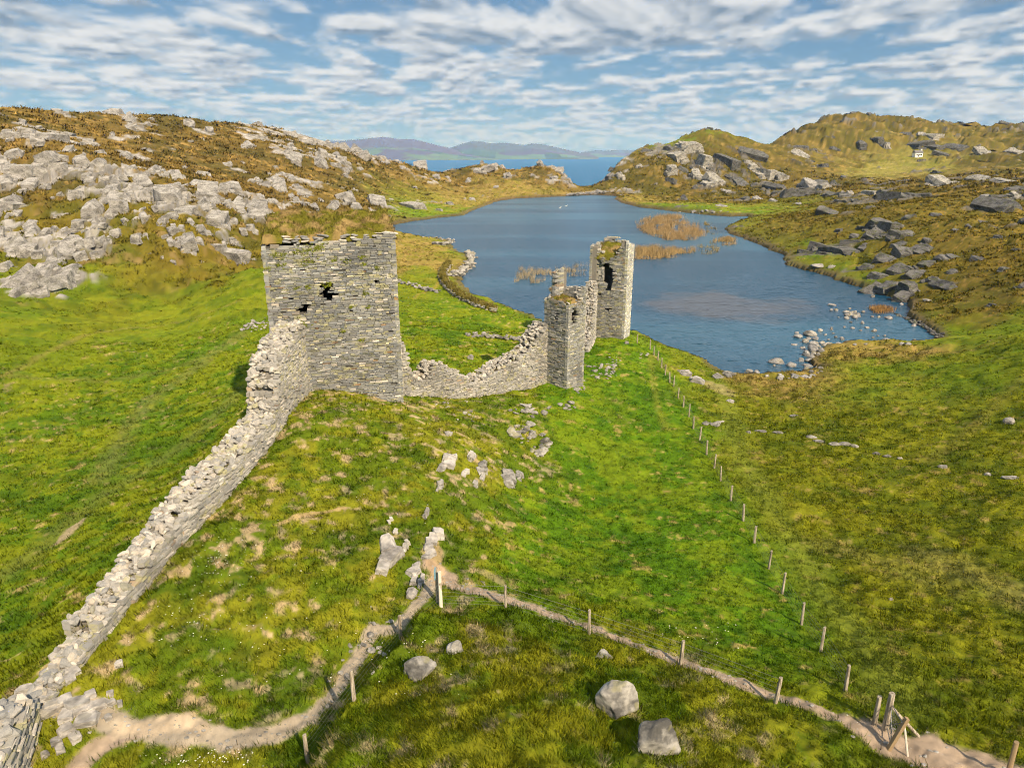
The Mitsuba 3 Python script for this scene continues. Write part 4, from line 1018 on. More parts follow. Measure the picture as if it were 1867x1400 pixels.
# right-hand and far crags: pixel centre, extents, look
FAR_ROCKS = [(1283,290,26,50,'boulder_rock'),(1268,315,24,30,'boulder_rock'),(1235,280,26,40,'boulder_rock'),(1225,305,20,36,'boulder_rock'),(1300,325,30,24,'boulder_rock'),(1255,265,40,22,'boulder_rock'),(1110,322,18,24,'dark_rock'),(1130,318,20,20,'boulder_rock'),(1165,300,18,20,'boulder_rock'),(1395,310,34,30,'boulder_rock'),(1420,318,26,24,'boulder_rock'),(1370,300,24,20,'boulder_rock'),(1480,333,56,20,'pale_rock'),(1515,352,30,18,'dark_rock'),(1540,352,30,14,'pale_rock'),(1500,340,26,14,'boulder_rock'),(1590,350,44,14,'boulder_rock'),(1630,358,34,10,'boulder_rock'),(1570,258,22,26,'dark_rock'),(1600,252,26,26,'dark_rock'),(1615,262,18,18,'boulder_rock'),(1650,242,20,12,'dark_rock'),(1500,300,24,22,'dark_rock'),(1455,280,36,14,'boulder_rock'),(1520,270,20,10,'dark_rock'),(1680,262,50,12,'dark_rock'),(1740,268,40,12,'dark_rock'),(1720,330,60,24,'boulder_rock'),(1780,325,46,16,'boulder_rock'),(1830,328,40,14,'boulder_rock'),(1710,312,20,16,'dark_rock'),(1700,247,40,12,'boulder_rock'),(1790,275,30,12,'boulder_rock'),(1850,275,30,12,'boulder_rock'),(1795,357,26,12,'pale_rock'),(1850,355,24,10,'boulder_rock'),
 (893,303,40,16,'pale_rock'),(925,315,20,14,'pale_rock'),(855,325,12,16,'pale_rock'),(905,340,14,10,'pale_rock'),(1018,310,30,10,'pale_rock'),(1040,330,10,20,'pale_rock'),(1010,322,16,8,'pale_rock'),(795,320,20,16,'pale_rock'),(815,322,10,10,'pale_rock'),(870,308,18,14,'pale_rock'),(757,340,10,16,'pale_rock'),(700,295,24,14,'pale_rock'),(735,305,14,10,'pale_rock'),(655,305,16,12,'pale_rock'),(625,290,20,20,'pale_rock'),
 (1322,348,24,10,'pale_rock'),(1410,365,16,10,'pale_rock'),(1455,370,16,10,'pale_rock'),(1315,375,20,6,'pale_rock'),(1380,362,20,5,'pale_rock')]
fw = at(*np.array([(x, y + h * .25) for x, y, _, h, _ in FAR_ROCKS], float).T)
FL = {'pale_rock': 'pale rock knob on the slopes around the far end of the lough', 'boulder_rock': 'grey rock crag on the brown right-hand hills', 'dark_rock': 'dark shaded rock crag on the right-hand hills'}
for k, (x, y, w, h, look) in enumerate(FAR_ROCKS):
    p = fw[k]; m_ = zc_at(p) / F; key = nextkey('rock_crag')
    g_ = 1.35 if 1180 < x < 1440 and y < 335 else 1.0; outcrop(key, p, w * m_ * .62 * g_, h * m_ * .55 * g_, 1300 + k, look, 9 if g_ > 1 else 6, -.2 if x < 1100 else .2, 2, .24, 1.6)
    where = 'left of the dam' if x < 1060 and y > 300 else 'on the headland left of the bay gap' if x < 1060 else 'at the sea end of the near right hill' if x < 1180 else 'on the face of the near right hill' if x < 1330 and y < 340 else 'on the shoulder of the near right hill' if x < 1440 and y < 340 else 'on the brown flat beyond the lough' if y > 340 else 'on the far right hill left of the house' if x < 1660 else 'on the far right hill above the house' if y < 285 else 'on the slope right of the house'
    shape_ = ('tall ' if h > w * 1.1 else 'wide low ' if h < w * .5 else 'lumpy ') + ('large ' if w * h > 900 else 'small ' if w * h < 260 else '')
    tag(key, shape_ + {'pale_rock': 'pale rock ', 'boulder_rock': 'grey crag ', 'dark_rock': 'dark crag '}[look] + where, 'rock', 'rocks and crags on the far slopes')
# dark craggy knoll right of the lough
rr = np.random.default_rng(21)
for k, (x, y, w, h) in enumerate([(1600,405,34,26),(1625,410,36,26),(1590,430,30,20),(1640,425,30,24),(1655,395,16,12),(1560,430,16,10),(1530,420,12,10),(1575,450,16,10),(1610,470,30,16),(1650,460,34,18),(1680,455,30,14),(1690,440,20,12),(1640,490,30,20),(1600,500,34,20),(1580,485,20,12),(1665,500,26,20),(1655,520,30,26),(1690,480,24,16),(1720,470,24,14),(1620,520,40,24),(1590,530,40,20),(1645,540,30,16),(1700,510,20,14),(1735,495,16,10),(1640,445,20,12),(1570,415,12,8),(1780,470,18,12),(1820,430,14,8),(1790,405,12,8),(1740,420,10,8),(1705,392,16,6),(1830,490,14,9),(1865,520,16,12),(1850,455,12,8),(1810,555,12,7),(1765,415,10,6)]):
    p = at(x, y + h * .3); m_ = zc_at(p) / F; key = nextkey('crag_rock')
    outcrop(key, p, w * m_ * 1.2, h * m_ * 1.0, 1500 + k, 'dark_rock', 5, .4, 2, .26)
    tag(key, f"{'large' if w * h > 700 else 'small' if w * h < 230 else 'middling'} dark rock in the knoll right of the lough, {'top' if y < 435 else 'middle' if y < 485 else 'foot'}, {'left' if x < 1600 else 'centre' if x < 1660 else 'right'}" if x < 1740 else 'grey stone scattered on the brown slope at the right edge', 'rock', 'dark rocks of the knoll right of the lough' if x < 1740 else 'grey stones on the right slope')
for x, y, w, h, t in [(1500,479,44,12,'long flat pale slab in the bright green patch at the right shore'),(1517,486,18,8,'small flat stone beside the long pale slab at the right shore'),(1840,766,24,16,'lone pale boulder in the field near the right edge'),(1331,729,16,11,'small pale rock in the trodden field just past the fence'),(1449,757,20,5,'flat white stone lying alone in the middle of the field'),(1624,1092,9,7,'little white stone in the near right field'),(1142,625,9,8,'round white stone at the foot of the lakeside tower'),(858,651,12,13,'upright grey stone alone in the courtyard grass')]:
    p = at(x, y + h * .3); m_ = zc_at(p) / F; key = nextkey('boulder')
    v, f = rock_mesh((w * m_, w * m_ * .7, max(h * m_ * (.9 if h < w * .5 else 1), .18)), int(x), 2, 10, .08, .2)
    put(key, (v + [p[0], p[1], settle(p, w * m_, w * m_ * .7) + h * m_ * .25], f), 'pale_rock', smooth=28); tag(key, t, 'rock')
# boulders of the near hillock and bare rock of the mound
for x, y, w, h, dp, sub, look, t in [(1125,1268,76,74,.85,4,'boulder_rock','large lichen-spotted boulder on the hillock, the farther of two'),(1199,1335,84,76,.8,4,'boulder_rock','large lichen-spotted boulder on the hillock, the nearer of two'),(763,1216,62,44,.8,4,'boulder_rock','rounded grey boulder at the ditch bank below the path corner'),(830,1172,32,38,.9,3,'pale_rock','pale pitted rock set in the hillock top above the grey boulder'),(1098,1186,48,36,.6,3,'pale_rock','pale jagged rock in the turf below the right-hand path')]:
    p = at(x, y + h * .36); m_ = zc_at(p) / F
    key = nextkey('boulder'); v, f = rock_mesh((w * m_, w * m_ * dp, h * m_ * .98), int(x * 3), sub, 9, .17, .4)
    put(key, (v + [p[0], p[1], settle(p, w * m_, w * m_) + h * m_ * (.36 if sub == 4 else .12)], f), look, smooth=25); tag(key, t, 'boulder' if sub == 4 else 'rock')
for x, y, w, h, t in [(818,832,28,56,'tall pale rock rib, highest and largest on the mound scarp'),(858,828,12,22,'narrow pale rock right of the highest rib on the scarp'),(880,850,18,50,'thin upright pale rock rib in the middle of the scarp'),(846,860,14,18,'small pale rock just below the middle of the scarp'),(867,880,9,14,'tiny pale rock at the lower middle of the scarp'),(800,880,12,28,'thin pale rock left below the highest rib'),(925,870,34,28,'broad grey rock at the right end of the scarp'),(945,863,18,22,'grey rock behind the broad rock of the scarp'),(817,790,12,10,'single pale stone above the scarp'),(703,1007,40,64,'large white rock face on the mound above the path'),(740,996,12,18,'small white rock right of the large white rock'),(797,977,26,24,'upper part of the white rib rising from the path corner'),(780,997,22,40,'lower part of the white rib rising from the path corner'),(755,1040,20,32,'white jagged rock just left of the signpost'),(768,1058,12,20,'small white rock nearest the signpost'),(778,934,10,18,'small pale rock above the white rib'),(724,968,14,9,'low pale rock above the large white rock'),(711,949,9,9,'tiny pale rock highest above the large white rock'),(752,1082,20,14,'pale stone beside the path corner'),(1270,693,40,18,'pale ribbed outcrop just past the fence by the near shore'),(1245,680,34,9,'flat pale outcrop between fence and near shore'),(1310,685,18,14,'pale outcrop tip at the near shore'),(1330,682,18,16,'pale rock at the waterline of the near shore')]:
    p = at(x, y + h * .2); m_ = zc_at(p) / F; key = nextkey('rock_rib')
    lying(key, p, w * m_, h * m_, int(x * 7), 'white_rock' if x < 860 else 'pale_rock'); tag(key, t, 'rock')
# loose and fallen stones
SCATTER = [  # polygon of sight points, count, size, shape, look, label, group
([(1072,668),(1110,664),(1132,672),(1122,690),(1095,694),(1070,682)], 52, (.22,.65), 'pale_rock', 'pale fallen stone in the heap right of the small turret', 'stones fallen right of the small turret'),
([(1040,694),(1066,694),(1066,722),(1050,716)], 20, (.2,.6), 'pale_rock', 'pale fallen stone at the foot of the small turret', 'stones at the foot of the small turret'),
([(925,750),(955,738),(1000,742),(1045,735),(1060,745),(1000,755),(950,765)], 28, (.25,.85), 'pale_rock', 'pale fallen stone on the slope below the courtyard wall', 'stones on the slope below the courtyard wall'),
([(930,762),(950,760),(1005,805),(1000,838),(965,832),(925,790)], 38, (.25,1.0), 'boulder_rock', 'grey slate slab tumbled down the gully below the courtyard wall', 'slabs in the gully below the courtyard wall'),
([(790,700),(850,730),(870,770),(825,765),(780,725)], 20, (.15,.5), 'boulder_rock', 'grey stone in the grass between the keep corner and the gully', 'stones in the grass right of the keep'),
([(432,604),(455,586),(487,578),(488,600),(465,606)], 40, (.3,.8), 'pale_rock', 'pale stone in the scree heap left behind the keep', 'scree stones left behind the keep'),
([(1100,640),(1140,660),(1180,640),(1185,648),(1150,662),(1120,665)], 16, (.2,.6), 'pale_rock', 'pale stone in the grass below the lakeside tower', 'stones below the lakeside tower'),
([(660,1120),(740,1130),(700,1220),(620,1260),(600,1230)], 20, (.12,.4), 'pale_rock', 'small pale stone beside the left-hand path', 'stones beside the left-hand path'),
([(840,1068),(880,1060),(890,1078),(850,1082)], 12, (.08,.25), 'pale_rock', 'small stone on the worn bank at the path corner', 'stones on the worn bank'),
([(1280,770),(1300,772),(1318,766),(1318,778),(1290,782)], 14, (.3,.7), 'pale_rock', 'white stone in the little heap just past the fence', 'stones heaped just past the fence'),
([(1200,390),(1245,386),(1330,384),(1330,388),(1250,391)], 20, (.8,2.2), 'pale_rock', 'pale stone lined up along the far right shore', 'stones along the far right shore'),
([(1330,700),(1480,684),(1500,676),(1480,690),(1400,692)], 22, (.3,.9), 'wet_rock', 'dark stone along the near waterline', 'stones along the near waterline'),
([(740,432),(820,430),(822,445),(800,440)], 18, (.6,1.8), 'pale_rock', 'grey rock on the grassy point of the left shore', 'rocks on the point of the left shore')]
for poly, n, (lo, hi), look, t, grp in SCATTER:
    q = Polygon(poly); x0, y0, x1, y1 = q.bounds; got = []
    while len(got) < n:
        x, y = rr.uniform(x0, x1), rr.uniform(y0, y1)
        if q.contains(Point(x, y)): got.append((x, y))
    P = at(*np.array(got).T)
    for k in range(n):
        l = lo + (hi - lo) * rr.random() ** 2; key = nextkey('fallen_stone')
        v, f = rock_mesh((l, l * rr.uniform(.5, .9), l * rr.uniform(.3, .6)), int(rr.integers(1e6)), 1, 9, .1, None, rr.uniform(0, .5))
        put(key, (v + P[k] + [0, 0, l * .1], f), look); tag(key, t, 'stone', grp)
for x, y, w in [(1387,787,22),(1421,790,24),(1478,798,20),(1493,806,24),(1522,811,22),(1539,811,26),(1556,815,16),(1597,828,14),(1618,833,18),(1720,853,18),(1800,867,12),(1842,872,30),(1365,790,10),(1640,838,9)]:
    p = at(x, y); m_ = zc_at(p) / F; key = nextkey('field_stone')
    v, f = rock_mesh((w * m_, w * m_ * .5, .3), int(x), 1, 9, .1, -.3); put(key, (v + p + [0, 0, .03], f), 'pale_rock'); tag(key, 'white stone in the broken line across the right-hand field', 'stone', 'stones in line across the field')
# boulders in the shallows: sight centre and extents in a 5.046 times enlargement from (1360, 520)
SHALLOWS = [(590,445,130,55),(480,470,80,40),(640,490,70,35),(545,515,60,40),(625,540,90,50),(570,490,50,30),(740,545,110,40),(620,590,130,60),(550,630,70,60),(620,630,70,40),(505,685,50,50),(580,690,80,40),(560,770,80,40),(570,735,90,30),(645,770,30,50),(690,765,50,30),(285,700,150,55),(425,730,110,45),(260,740,25,20),(445,545,60,18),(100,800,55,40),(190,835,40,25),(315,820,40,20),(425,825,40,25),(30,790,70,30),(785,180,80,20),(785,228,30,25),(828,228,38,22),(1070,345,40,30),(1110,390,40,20),(1175,418,60,25),(980,395,40,20),(905,385,30,20),(680,415,50,30),(785,400,30,30),(730,455,30,20),(825,475,30,20),(885,490,40,40),(850,540,60,30),(1045,515,60,30),(1170,480,30,20),(1275,465,25,22),(1215,465,25,15),(1485,540,60,30),(1430,540,50,30),(1550,505,35,22),(1545,370,50,28),(1310,300,70,28),(1220,290,30,25),(1160,290,30,20),(1080,245,35,22),(955,215,25,18),(1165,100,40,25),(1430,175,35,20),(965,340,30,14),(1055,415,30,14),(850,295,20,14),(1665,140,80,20),(1290,500,70,22),(600,660,60,40),(660,560,60,40),(690,600,60,40),(520,575,50,30),(660,640,40,40),(600,800,50,30),(470,440,40,20),(700,530,60,30),(930,520,40,25),(1000,545,40,20),(1100,540,40,22),(800,440,24,14),(760,500,30,16)]
rc_ = np.random.default_rng(5)
SHALLOWS += [(970 + rc_.normal(0, 45), 270 + rc_.normal(0, 18), rc_.uniform(28, 55), rc_.uniform(20, 34)) for _ in range(20)]
for k, (x, y, w, h) in enumerate(SHALLOWS):
    px, py = 1360 + x / 5.046, 520 + (y + h * .3) / 5.046
    p = atz(px, py, 0.0); g = H(p[0], p[1])
    if g > .1: p = at(px, py)
    m_ = zc_at(p) / F / 5.046; key = nextkey('lake_boulder')
    v, f = rock_mesh((w * m_, w * m_ * rc_.uniform(.6, .9), h * m_ * 1.25), 4000 + k, 2, 10, .08, rc_.uniform(-.4, .4), .12)
    put(key, (v + [p[0], p[1], max(p[2], 0) + h * m_ * .22], f), 'boulder_rock' if k % 3 == 0 else 'wet_rock', smooth=28)
    pile = x < 720 and y > 430 and x > 470
    heap = k >= len(SHALLOWS) - 20
    side_ = ('left' if x < 560 else 'middle' if x < 640 else 'right') if pile else ('far' if y < 330 else 'near')
    hs_ = 'top' if y < 500 else 'upper part' if y < 580 else 'lower part' if y < 700 else 'shore end'
    sz_ = 'large' if w * h > 4500 else 'small' if w * h < 900 else 'middling'
    t = 'broad flat boulder alone in the shallows off the near shore' if k == 16 else 'squared low boulder beside the broad flat one' if k == 17 else 'long low boulder lying farthest out in the lough' if k == 25 else f'{sz_} boulder on the {side_} side of the shore pile, at its {hs_}' if pile else 'boulder in the small heap standing in the shallow bay' if heap else f'{sz_} stone scattered in the {side_} half of the shallow bay'
    tag(key, t, 'boulder', None if k in (16, 17, 25) else {'pile': 'boulders piled at the near shore', 'heap': 'boulders heaped in the bay', 'x': 'stones scattered in the bay'}['pile' if pile else 'heap' if heap else 'x'])
# flagstones where the wall has gone: 6.363 times enlargement from (0, 1180)
FLAGS = [(720,55,120,70),(660,115,110,70),(690,235,200,110),(810,385,100,90),(640,470,120,100),(560,590,150,60),(290,510,150,60),(370,620,120,110),(620,690,150,60),(600,755,170,50),(900,680,200,110),(965,750,170,80),(1010,870,200,110),(1150,700,180,80),(1300,660,80,40),(1395,670,50,50),(1050,580,100,60),(780,990,140,80),(880,1060,90,90),(700,1200,70,90),(660,1120,90,50),(530,1270,70,40),(1260,840,60,40),(1280,560,60,30),(780,800,120,120),(460,800,130,90),(180,760,160,90),(440,680,140,60),(760,640,120,80),(1380,210,70,40),(560,330,120,120),(640,400,120,90),(860,300,90,120)]
for k, (x, y, w, h) in enumerate(FLAGS):
    p = at(x / 6.363, 1180 + y / 6.363); m_ = zc_at(p) / F / 6.363; key = nextkey('flagstone')
    v, f = slab_mesh((w * m_ * 1.25, h * m_ * 1.7, .24), 6000 + k, 2, rr.uniform(.2, .9), (0, rr.uniform(-.06, .06)), .03)
    put(key, (v + p + [0, 0, .05], f), 'white_rock' if k % 5 else 'pale_rock'); tag(key, f"{'large' if w * h > 14000 else 'small' if w * h < 5500 else 'middling'} flat flagstone at the wall crossing, {'topmost' if y < 180 else 'upper' if y < 500 else 'middle' if y < 780 else 'lower' if y < 1150 else 'bottom'} {'left' if x < 500 else 'middle' if x < 850 else 'right'}", 'stone', 'flagstones at the wall crossing')
# ------------------------------------------------------------------ lesser walls
tag('path_side_wall', 'wall end at the bottom left corner, beyond the path crossing', 'ruined wall')
curtain('path_side_wall', [atz(72, 1308, 6.9)[:2], atz(58, 1355, 6.9)[:2], atz(15, 1470, 6.9)[:2]], [1.5, 1.7], [[(0, 7.5), (.3, 7.9), (1, 8.0)], [(0, 8.0), (1, 8.2)]], [5.5, 5.5], -1, warm=.3, hh=(.05, .10), ll=(.22, .65), per=16, size=(.25, .7), amp=.08)


def stone_row(key, px, label, n, size, look='pale_rock', spread=.35, layers=2, grp=None):
    P = at(*np.array([LineString(px).interpolate(t, normalized=True).coords[0] for t in np.linspace(0, 1, n)]).T)
    tag(key, label, 'dry stone wall'); pieces = []
    for p in P:
        for q in range(layers):
            l = rr.uniform(*size); v, f = rock_mesh((l, l * .7, l * .5), int(rr.integers(1e6)), 1, 9, .1, None, rr.uniform(0, .3))
            pieces.append((v + p + [rr.normal(0, spread), rr.normal(0, spread), .1 + q * size[0] * .55], f))
    nodes(key, pieces, look, 300)


stone_row('low_wall', [(860,612),(885,615),(915,618),(945,621),(966,626)], 'low line of white stones crossing the courtyard grass', 44, (.3, .75))
stone_row('low_wall_001', [(720,514),(740,518),(755,522),(772,528),(785,531),(800,534)], 'low tumbled stone line in the meadow behind the keep', 34, (.4, .9))
stone_row('dam_wall', [(1035,357),(1060,355),(1085,353),(1105,352)], 'pale stone dam closing the far end of the lough', 60, (1.0, 2.2), spread=.8)
stone_row('shore_wall', [(1622,575),(1640,580),(1660,588),(1680,596),(1698,606),(1712,616)], 'dark dry stone edging around the shallow bay', 60, (.4, .9), 'dark_rock', .25)
# mossy wall along the left shore
mp = at(*np.array([LineString([(818,486),(808,497),(806,508),(812,520),(824,532),(838,542),(856,551),(880,560),(905,568)]).interpolate(t, normalized=True).coords[0] for t in np.linspace(0, 1, 70)]).T)
tg = np.gradient(mp[:, :2], axis=0); nr = np.stack([-tg[:, 1], tg[:, 0]], 1) / np.hypot(*tg.T)[:, None]
tag('lakeshore_wall', 'old turf-covered wall curving along the left shore', 'stone wall')
prof = [(-.75, -.4), (-.62, .75), (-.3, 1.1), (.3, 1.1), (.62, .75), (.75, -.4)]
hN = np.clip(np.linspace(1.25, .55, 70), 0, 2)
v = np.array([[(mp[i, 0] + nr[i, 0] * a, mp[i, 1] + nr[i, 1] * a, mp[i, 2] + b * hN[i] + .25 * (fb(i * .5 + 3 * a, b, 1.0, 2, 9) - .5)) for a, b in prof] for i in range(70)]).reshape(-1, 3)
i, j = np.meshgrid(np.arange(69), np.arange(5), indexing='ij')
qd = np.stack([i * 6 + j, i * 6 + j + 1, (i + 1) * 6 + j + 1, (i + 1) * 6 + j], -1).reshape(-1, 4)
put('lakeshore_wall__turf_top', (v, qd), 'plant', smooth=40, color=None) if False else None
cc = np.array([.14, .12, .03]) * (.6 + .8 * fb(v[:, 0], v[:, 1], .7, 3, 12))[:, None]
put('lakeshore_wall__turf_top', (v, qd), 'plant', smooth=True, color=cc)
k = rr.integers(0, len(v), 1500)
put_blades('lakeshore_wall__grass', blades(v[k] + rr.normal(0, .15, (1500, 3)) * [1, 1, .3], rr.uniform(.15, .45, 1500), cc[k] * 1.2, 5, .05, .15, .8, 5)); labels['lakeshore_wall__grass'] = {'kind': 'stuff'}
pieces = []
for i in range(0, 70):
    for q in range(5):
        l = rr.uniform(.3, .7); a = rr.choice([-.72, .72]); v_, f_ = rock_mesh((l, l * .7, l * .45), int(rr.integers(1e6)), 1, 8, .1)
        pieces.append((v_ + [mp[i, 0] + nr[i, 0] * a, mp[i, 1] + nr[i, 1] * a, mp[i, 2] + rr.uniform(0, .7) * hN[i]], f_))
nodes('lakeshore_wall', pieces, 'boulder_rock', 150)
stone_row('point_wall', [(828,504),(842,500),(852,492),(858,482),(860,470),(852,464)], 'stone bank with yellow grass rising from the water at the left point', 60, (.6, 1.5), 'boulder_rock', .5, 3)
stone_row('point_wall_001', [(790,446),(805,447),(818,446),(823,440)], 'smaller stone bank at the tip of the upper left point', 26, (.7, 1.5), 'boulder_rock', .6, 2)
# ------------------------------------------------------------------ fences
def post_mesh(h, rad, seed, lean=(0, 0)):
    q = np.random.default_rng(seed); m = trimesh.creation.cylinder(radius=rad, height=h + .3, sections=9)
    v = np.asarray(m.vertices).copy(); v[:, 2] += (h + .3) / 2 - .3
    t = np.clip(v[:, 2] / h, 0, 1)
    v[:, :2] *= (1.12 - .2 * t)[:, None] * (1 + .12 * (q.random(len(v)) - .5))[:, None]
    v[:, 0] += lean[0] * t * h; v[:, 1] += lean[1] * t * h
    v[v[:, 2] > h * .9, 2] += .02 * v[v[:, 2] > h * .9, 0] / rad
    return v, np.asarray(m.faces)


def bar(a, b, rad, sides=5):
    a, b = np.asarray(a, float), np.asarray(b, float); d = b - a; L = np.linalg.norm(d); d /= L
    x = np.cross(d, [0, 0, 1] if abs(d[2]) < .9 else [1, 0, 0]); x /= np.linalg.norm(x); y = np.cross(d, x)
    t = np.arange(sides) * 2 * np.pi / sides; ring_ = rad * (np.cos(t)[:, None] * x + np.sin(t)[:, None] * y)
    v = np.vstack([a + ring_, b + ring_, [a], [b]]); i = np.arange(sides); k_ = (i + 1) % sides
    f = np.vstack([np.stack([i, k_, k_ + sides], 1), np.stack([i, k_ + sides, i + sides], 1), np.stack([k_, i, 0 * i + 2 * sides], 1), np.stack([i + sides, k_ + sides, 0 * i + 2 * sides + 1], 1)])
    return v, f


def fence(key, pts_, label, h=1.12, rad=.066, net=True):
    P = at(*np.array(pts_, float).T); tag(key, label, 'fence'); tops = []
    for k, p in enumerate(P):
        le = rr.normal(0, .03, 2); put(f'{key}__post' if k == 0 else f'{key}__post_{k:03d}', (post_mesh(h * rr.uniform(.92, 1.06), rad * rr.uniform(.85, 1.15), k + len(pts_), le)[0] + p, post_mesh(h, rad, k)[1]), 'grey_wood', smooth=40); tops.append(p)
    wires = [[] for _ in range(6)]; mesh_ = []
    for a, b in zip(tops[:-1], tops[1:]):
        L = np.linalg.norm(b - a); n = max(int(L / .9), 1)
        for q in range(n):
            s, e = a + (b - a) * q / n, a + (b - a) * (q + 1) / n
            for w, hh in enumerate((.12, .28, .45, .62, .80, 1.0)): wires[w].append(bar(s + [0, 0, hh], e + [0, 0, hh], .0035 if w < 5 else .005, 3))
        if False:
            for q in range(int(L / .18)):
                s = a + (b - a) * q / int(L / .18); mesh_.append(bar(s + [0, 0, .1], s + [0, 0, .8], .0025, 3))
    for w in range(6): put(f'{key}__wire' if w == 0 else f'{key}__wire_{w:03d}', join(wires[w]), 'zinc')
    if mesh_: put(f'{key}__netting', join(mesh_), 'zinc'); labels[f'{key}__netting'] = {'kind': 'stuff'}


fence('field_fence', [(1144,612),(1162,627),(1185,637),(1192,648),(1199,658),(1206,671),(1213,684),(1221,698),(1228,705),(1236,727),(1246,743),(1256,760),(1264,782),(1275,804),(1288,830),(1302,854),(1314,877),(1332,913),(1355,950),(1375,990),(1401,1038),(1426,1083),(1461,1139),(1496,1188),(1541,1260)], 'long post and wire fence running from the lakeside tower to the gate')
fence('path_fence', [(803,1105),(922,1109),(1074,1157),(1240,1214),(1413,1281)], 'post and wire fence above the right-hand path, ending at the gate')
fence('bank_fence', [(803,1105),(731,1166),(646,1277),(561,1388)], 'post and wire fence along the ditch beside the left-hand path')
# the signpost at the path corner
p = at(802, 1104); tag('signpost', 'tall bleached post with a blue board at the corner of the paths', 'signpost')
put('signpost__post', (post_mesh(1.55, .075, 3, (-.02, .05))[0] + p + [.05, -.05, 0], post_mesh(1, .1, 1)[1]), 'bleached_wood', smooth=40)
b_ = trimesh.creation.box((.05, .30, .42)); b_.apply_translation([-.16, .08, 1.42]); put('signpost__board', (np.asarray(b_.vertices) + p, np.asarray(b_.faces)), 'blue_paint')
put('signpost__post_001', (post_mesh(1.6, .06, 4)[0] + p + [-.12, .22, 0], post_mesh(1, .1, 1)[1]), 'grey_wood', smooth=40)
# gate: heavy posts, a braced wire gate and a squared post leaning towards it
g0, g1, g2 = at(1613, 1330), at(1620, 1366), at(1655, 1380)
tag('gate', 'small wire gate between a heavy post and a leaning squared post, right path', 'gate')
put('gate__hinge_post', (post_mesh(1.45, .10, 8)[0] + g0, post_mesh(1, .1, 1)[1]), 'grey_wood', smooth=40)
put('gate__hinge_post_001', (post_mesh(1.15, .08, 9)[0] + g0 + [-.25, .2, 0], post_mesh(1, .1, 1)[1]), 'grey_wood', smooth=40)
m = trimesh.creation.box((.11, .13, 1.35)); m.apply_translation([0, 0, .6]); m.apply_transform(trimesh.transformations.rotation_matrix(.30, [0, 1, 0])); put('gate__latch_post', (np.asarray(m.vertices) + g1, np.asarray(m.faces)), 'raw_wood')
put('gate__brace', bar(g1 + [.32, 0, 1.0], g2 + [0, 0, -.05], .035, 7), 'bleached_wood')
put('gate__brace_001', bar(g0 + [0, 0, 1.0], g0 + [.95, -.3, .02], .05, 7), 'grey_wood')
fr = [(g0 + [0.05, 0, .15], g1 + [0.05, 0, .15]), (g0 + [0.05, 0, 1.05], g1 + [.25, 0, 1.05]), (g0 + [0.05, 0, .15], g1 + [.25, 0, 1.05]), (g0 + [.05, 0, 1.05], g1 + [.05, 0, .15])]
put('gate__frame', join([bar(a, b, .018, 6) for a, b in fr]), 'zinc')
put('gate__netting', join([bar(g0 + (g1 - g0) * t + [.08, 0, .15], g0 + (g1 - g0) * t + [.08 + .17 * t, 0, 1.05], .006, 4) for t in np.linspace(.1, .95, 8)] + [bar(g0 + [.08, 0, z_], g1 + [.15, 0, z_], .006, 4) for z_ in (.33, .5, .68, .86)]), 'zinc')
labels['gate__netting'] = {'kind': 'stuff'}
p = at(1838, 1408); tag('lone_post', 'lone fence post at the bottom edge right of the gate', 'post'); put('lone_post', (post_mesh(1.15, .07, 15)[0] + p, post_mesh(1, .1, 1)[1]), 'raw_wood', smooth=40)
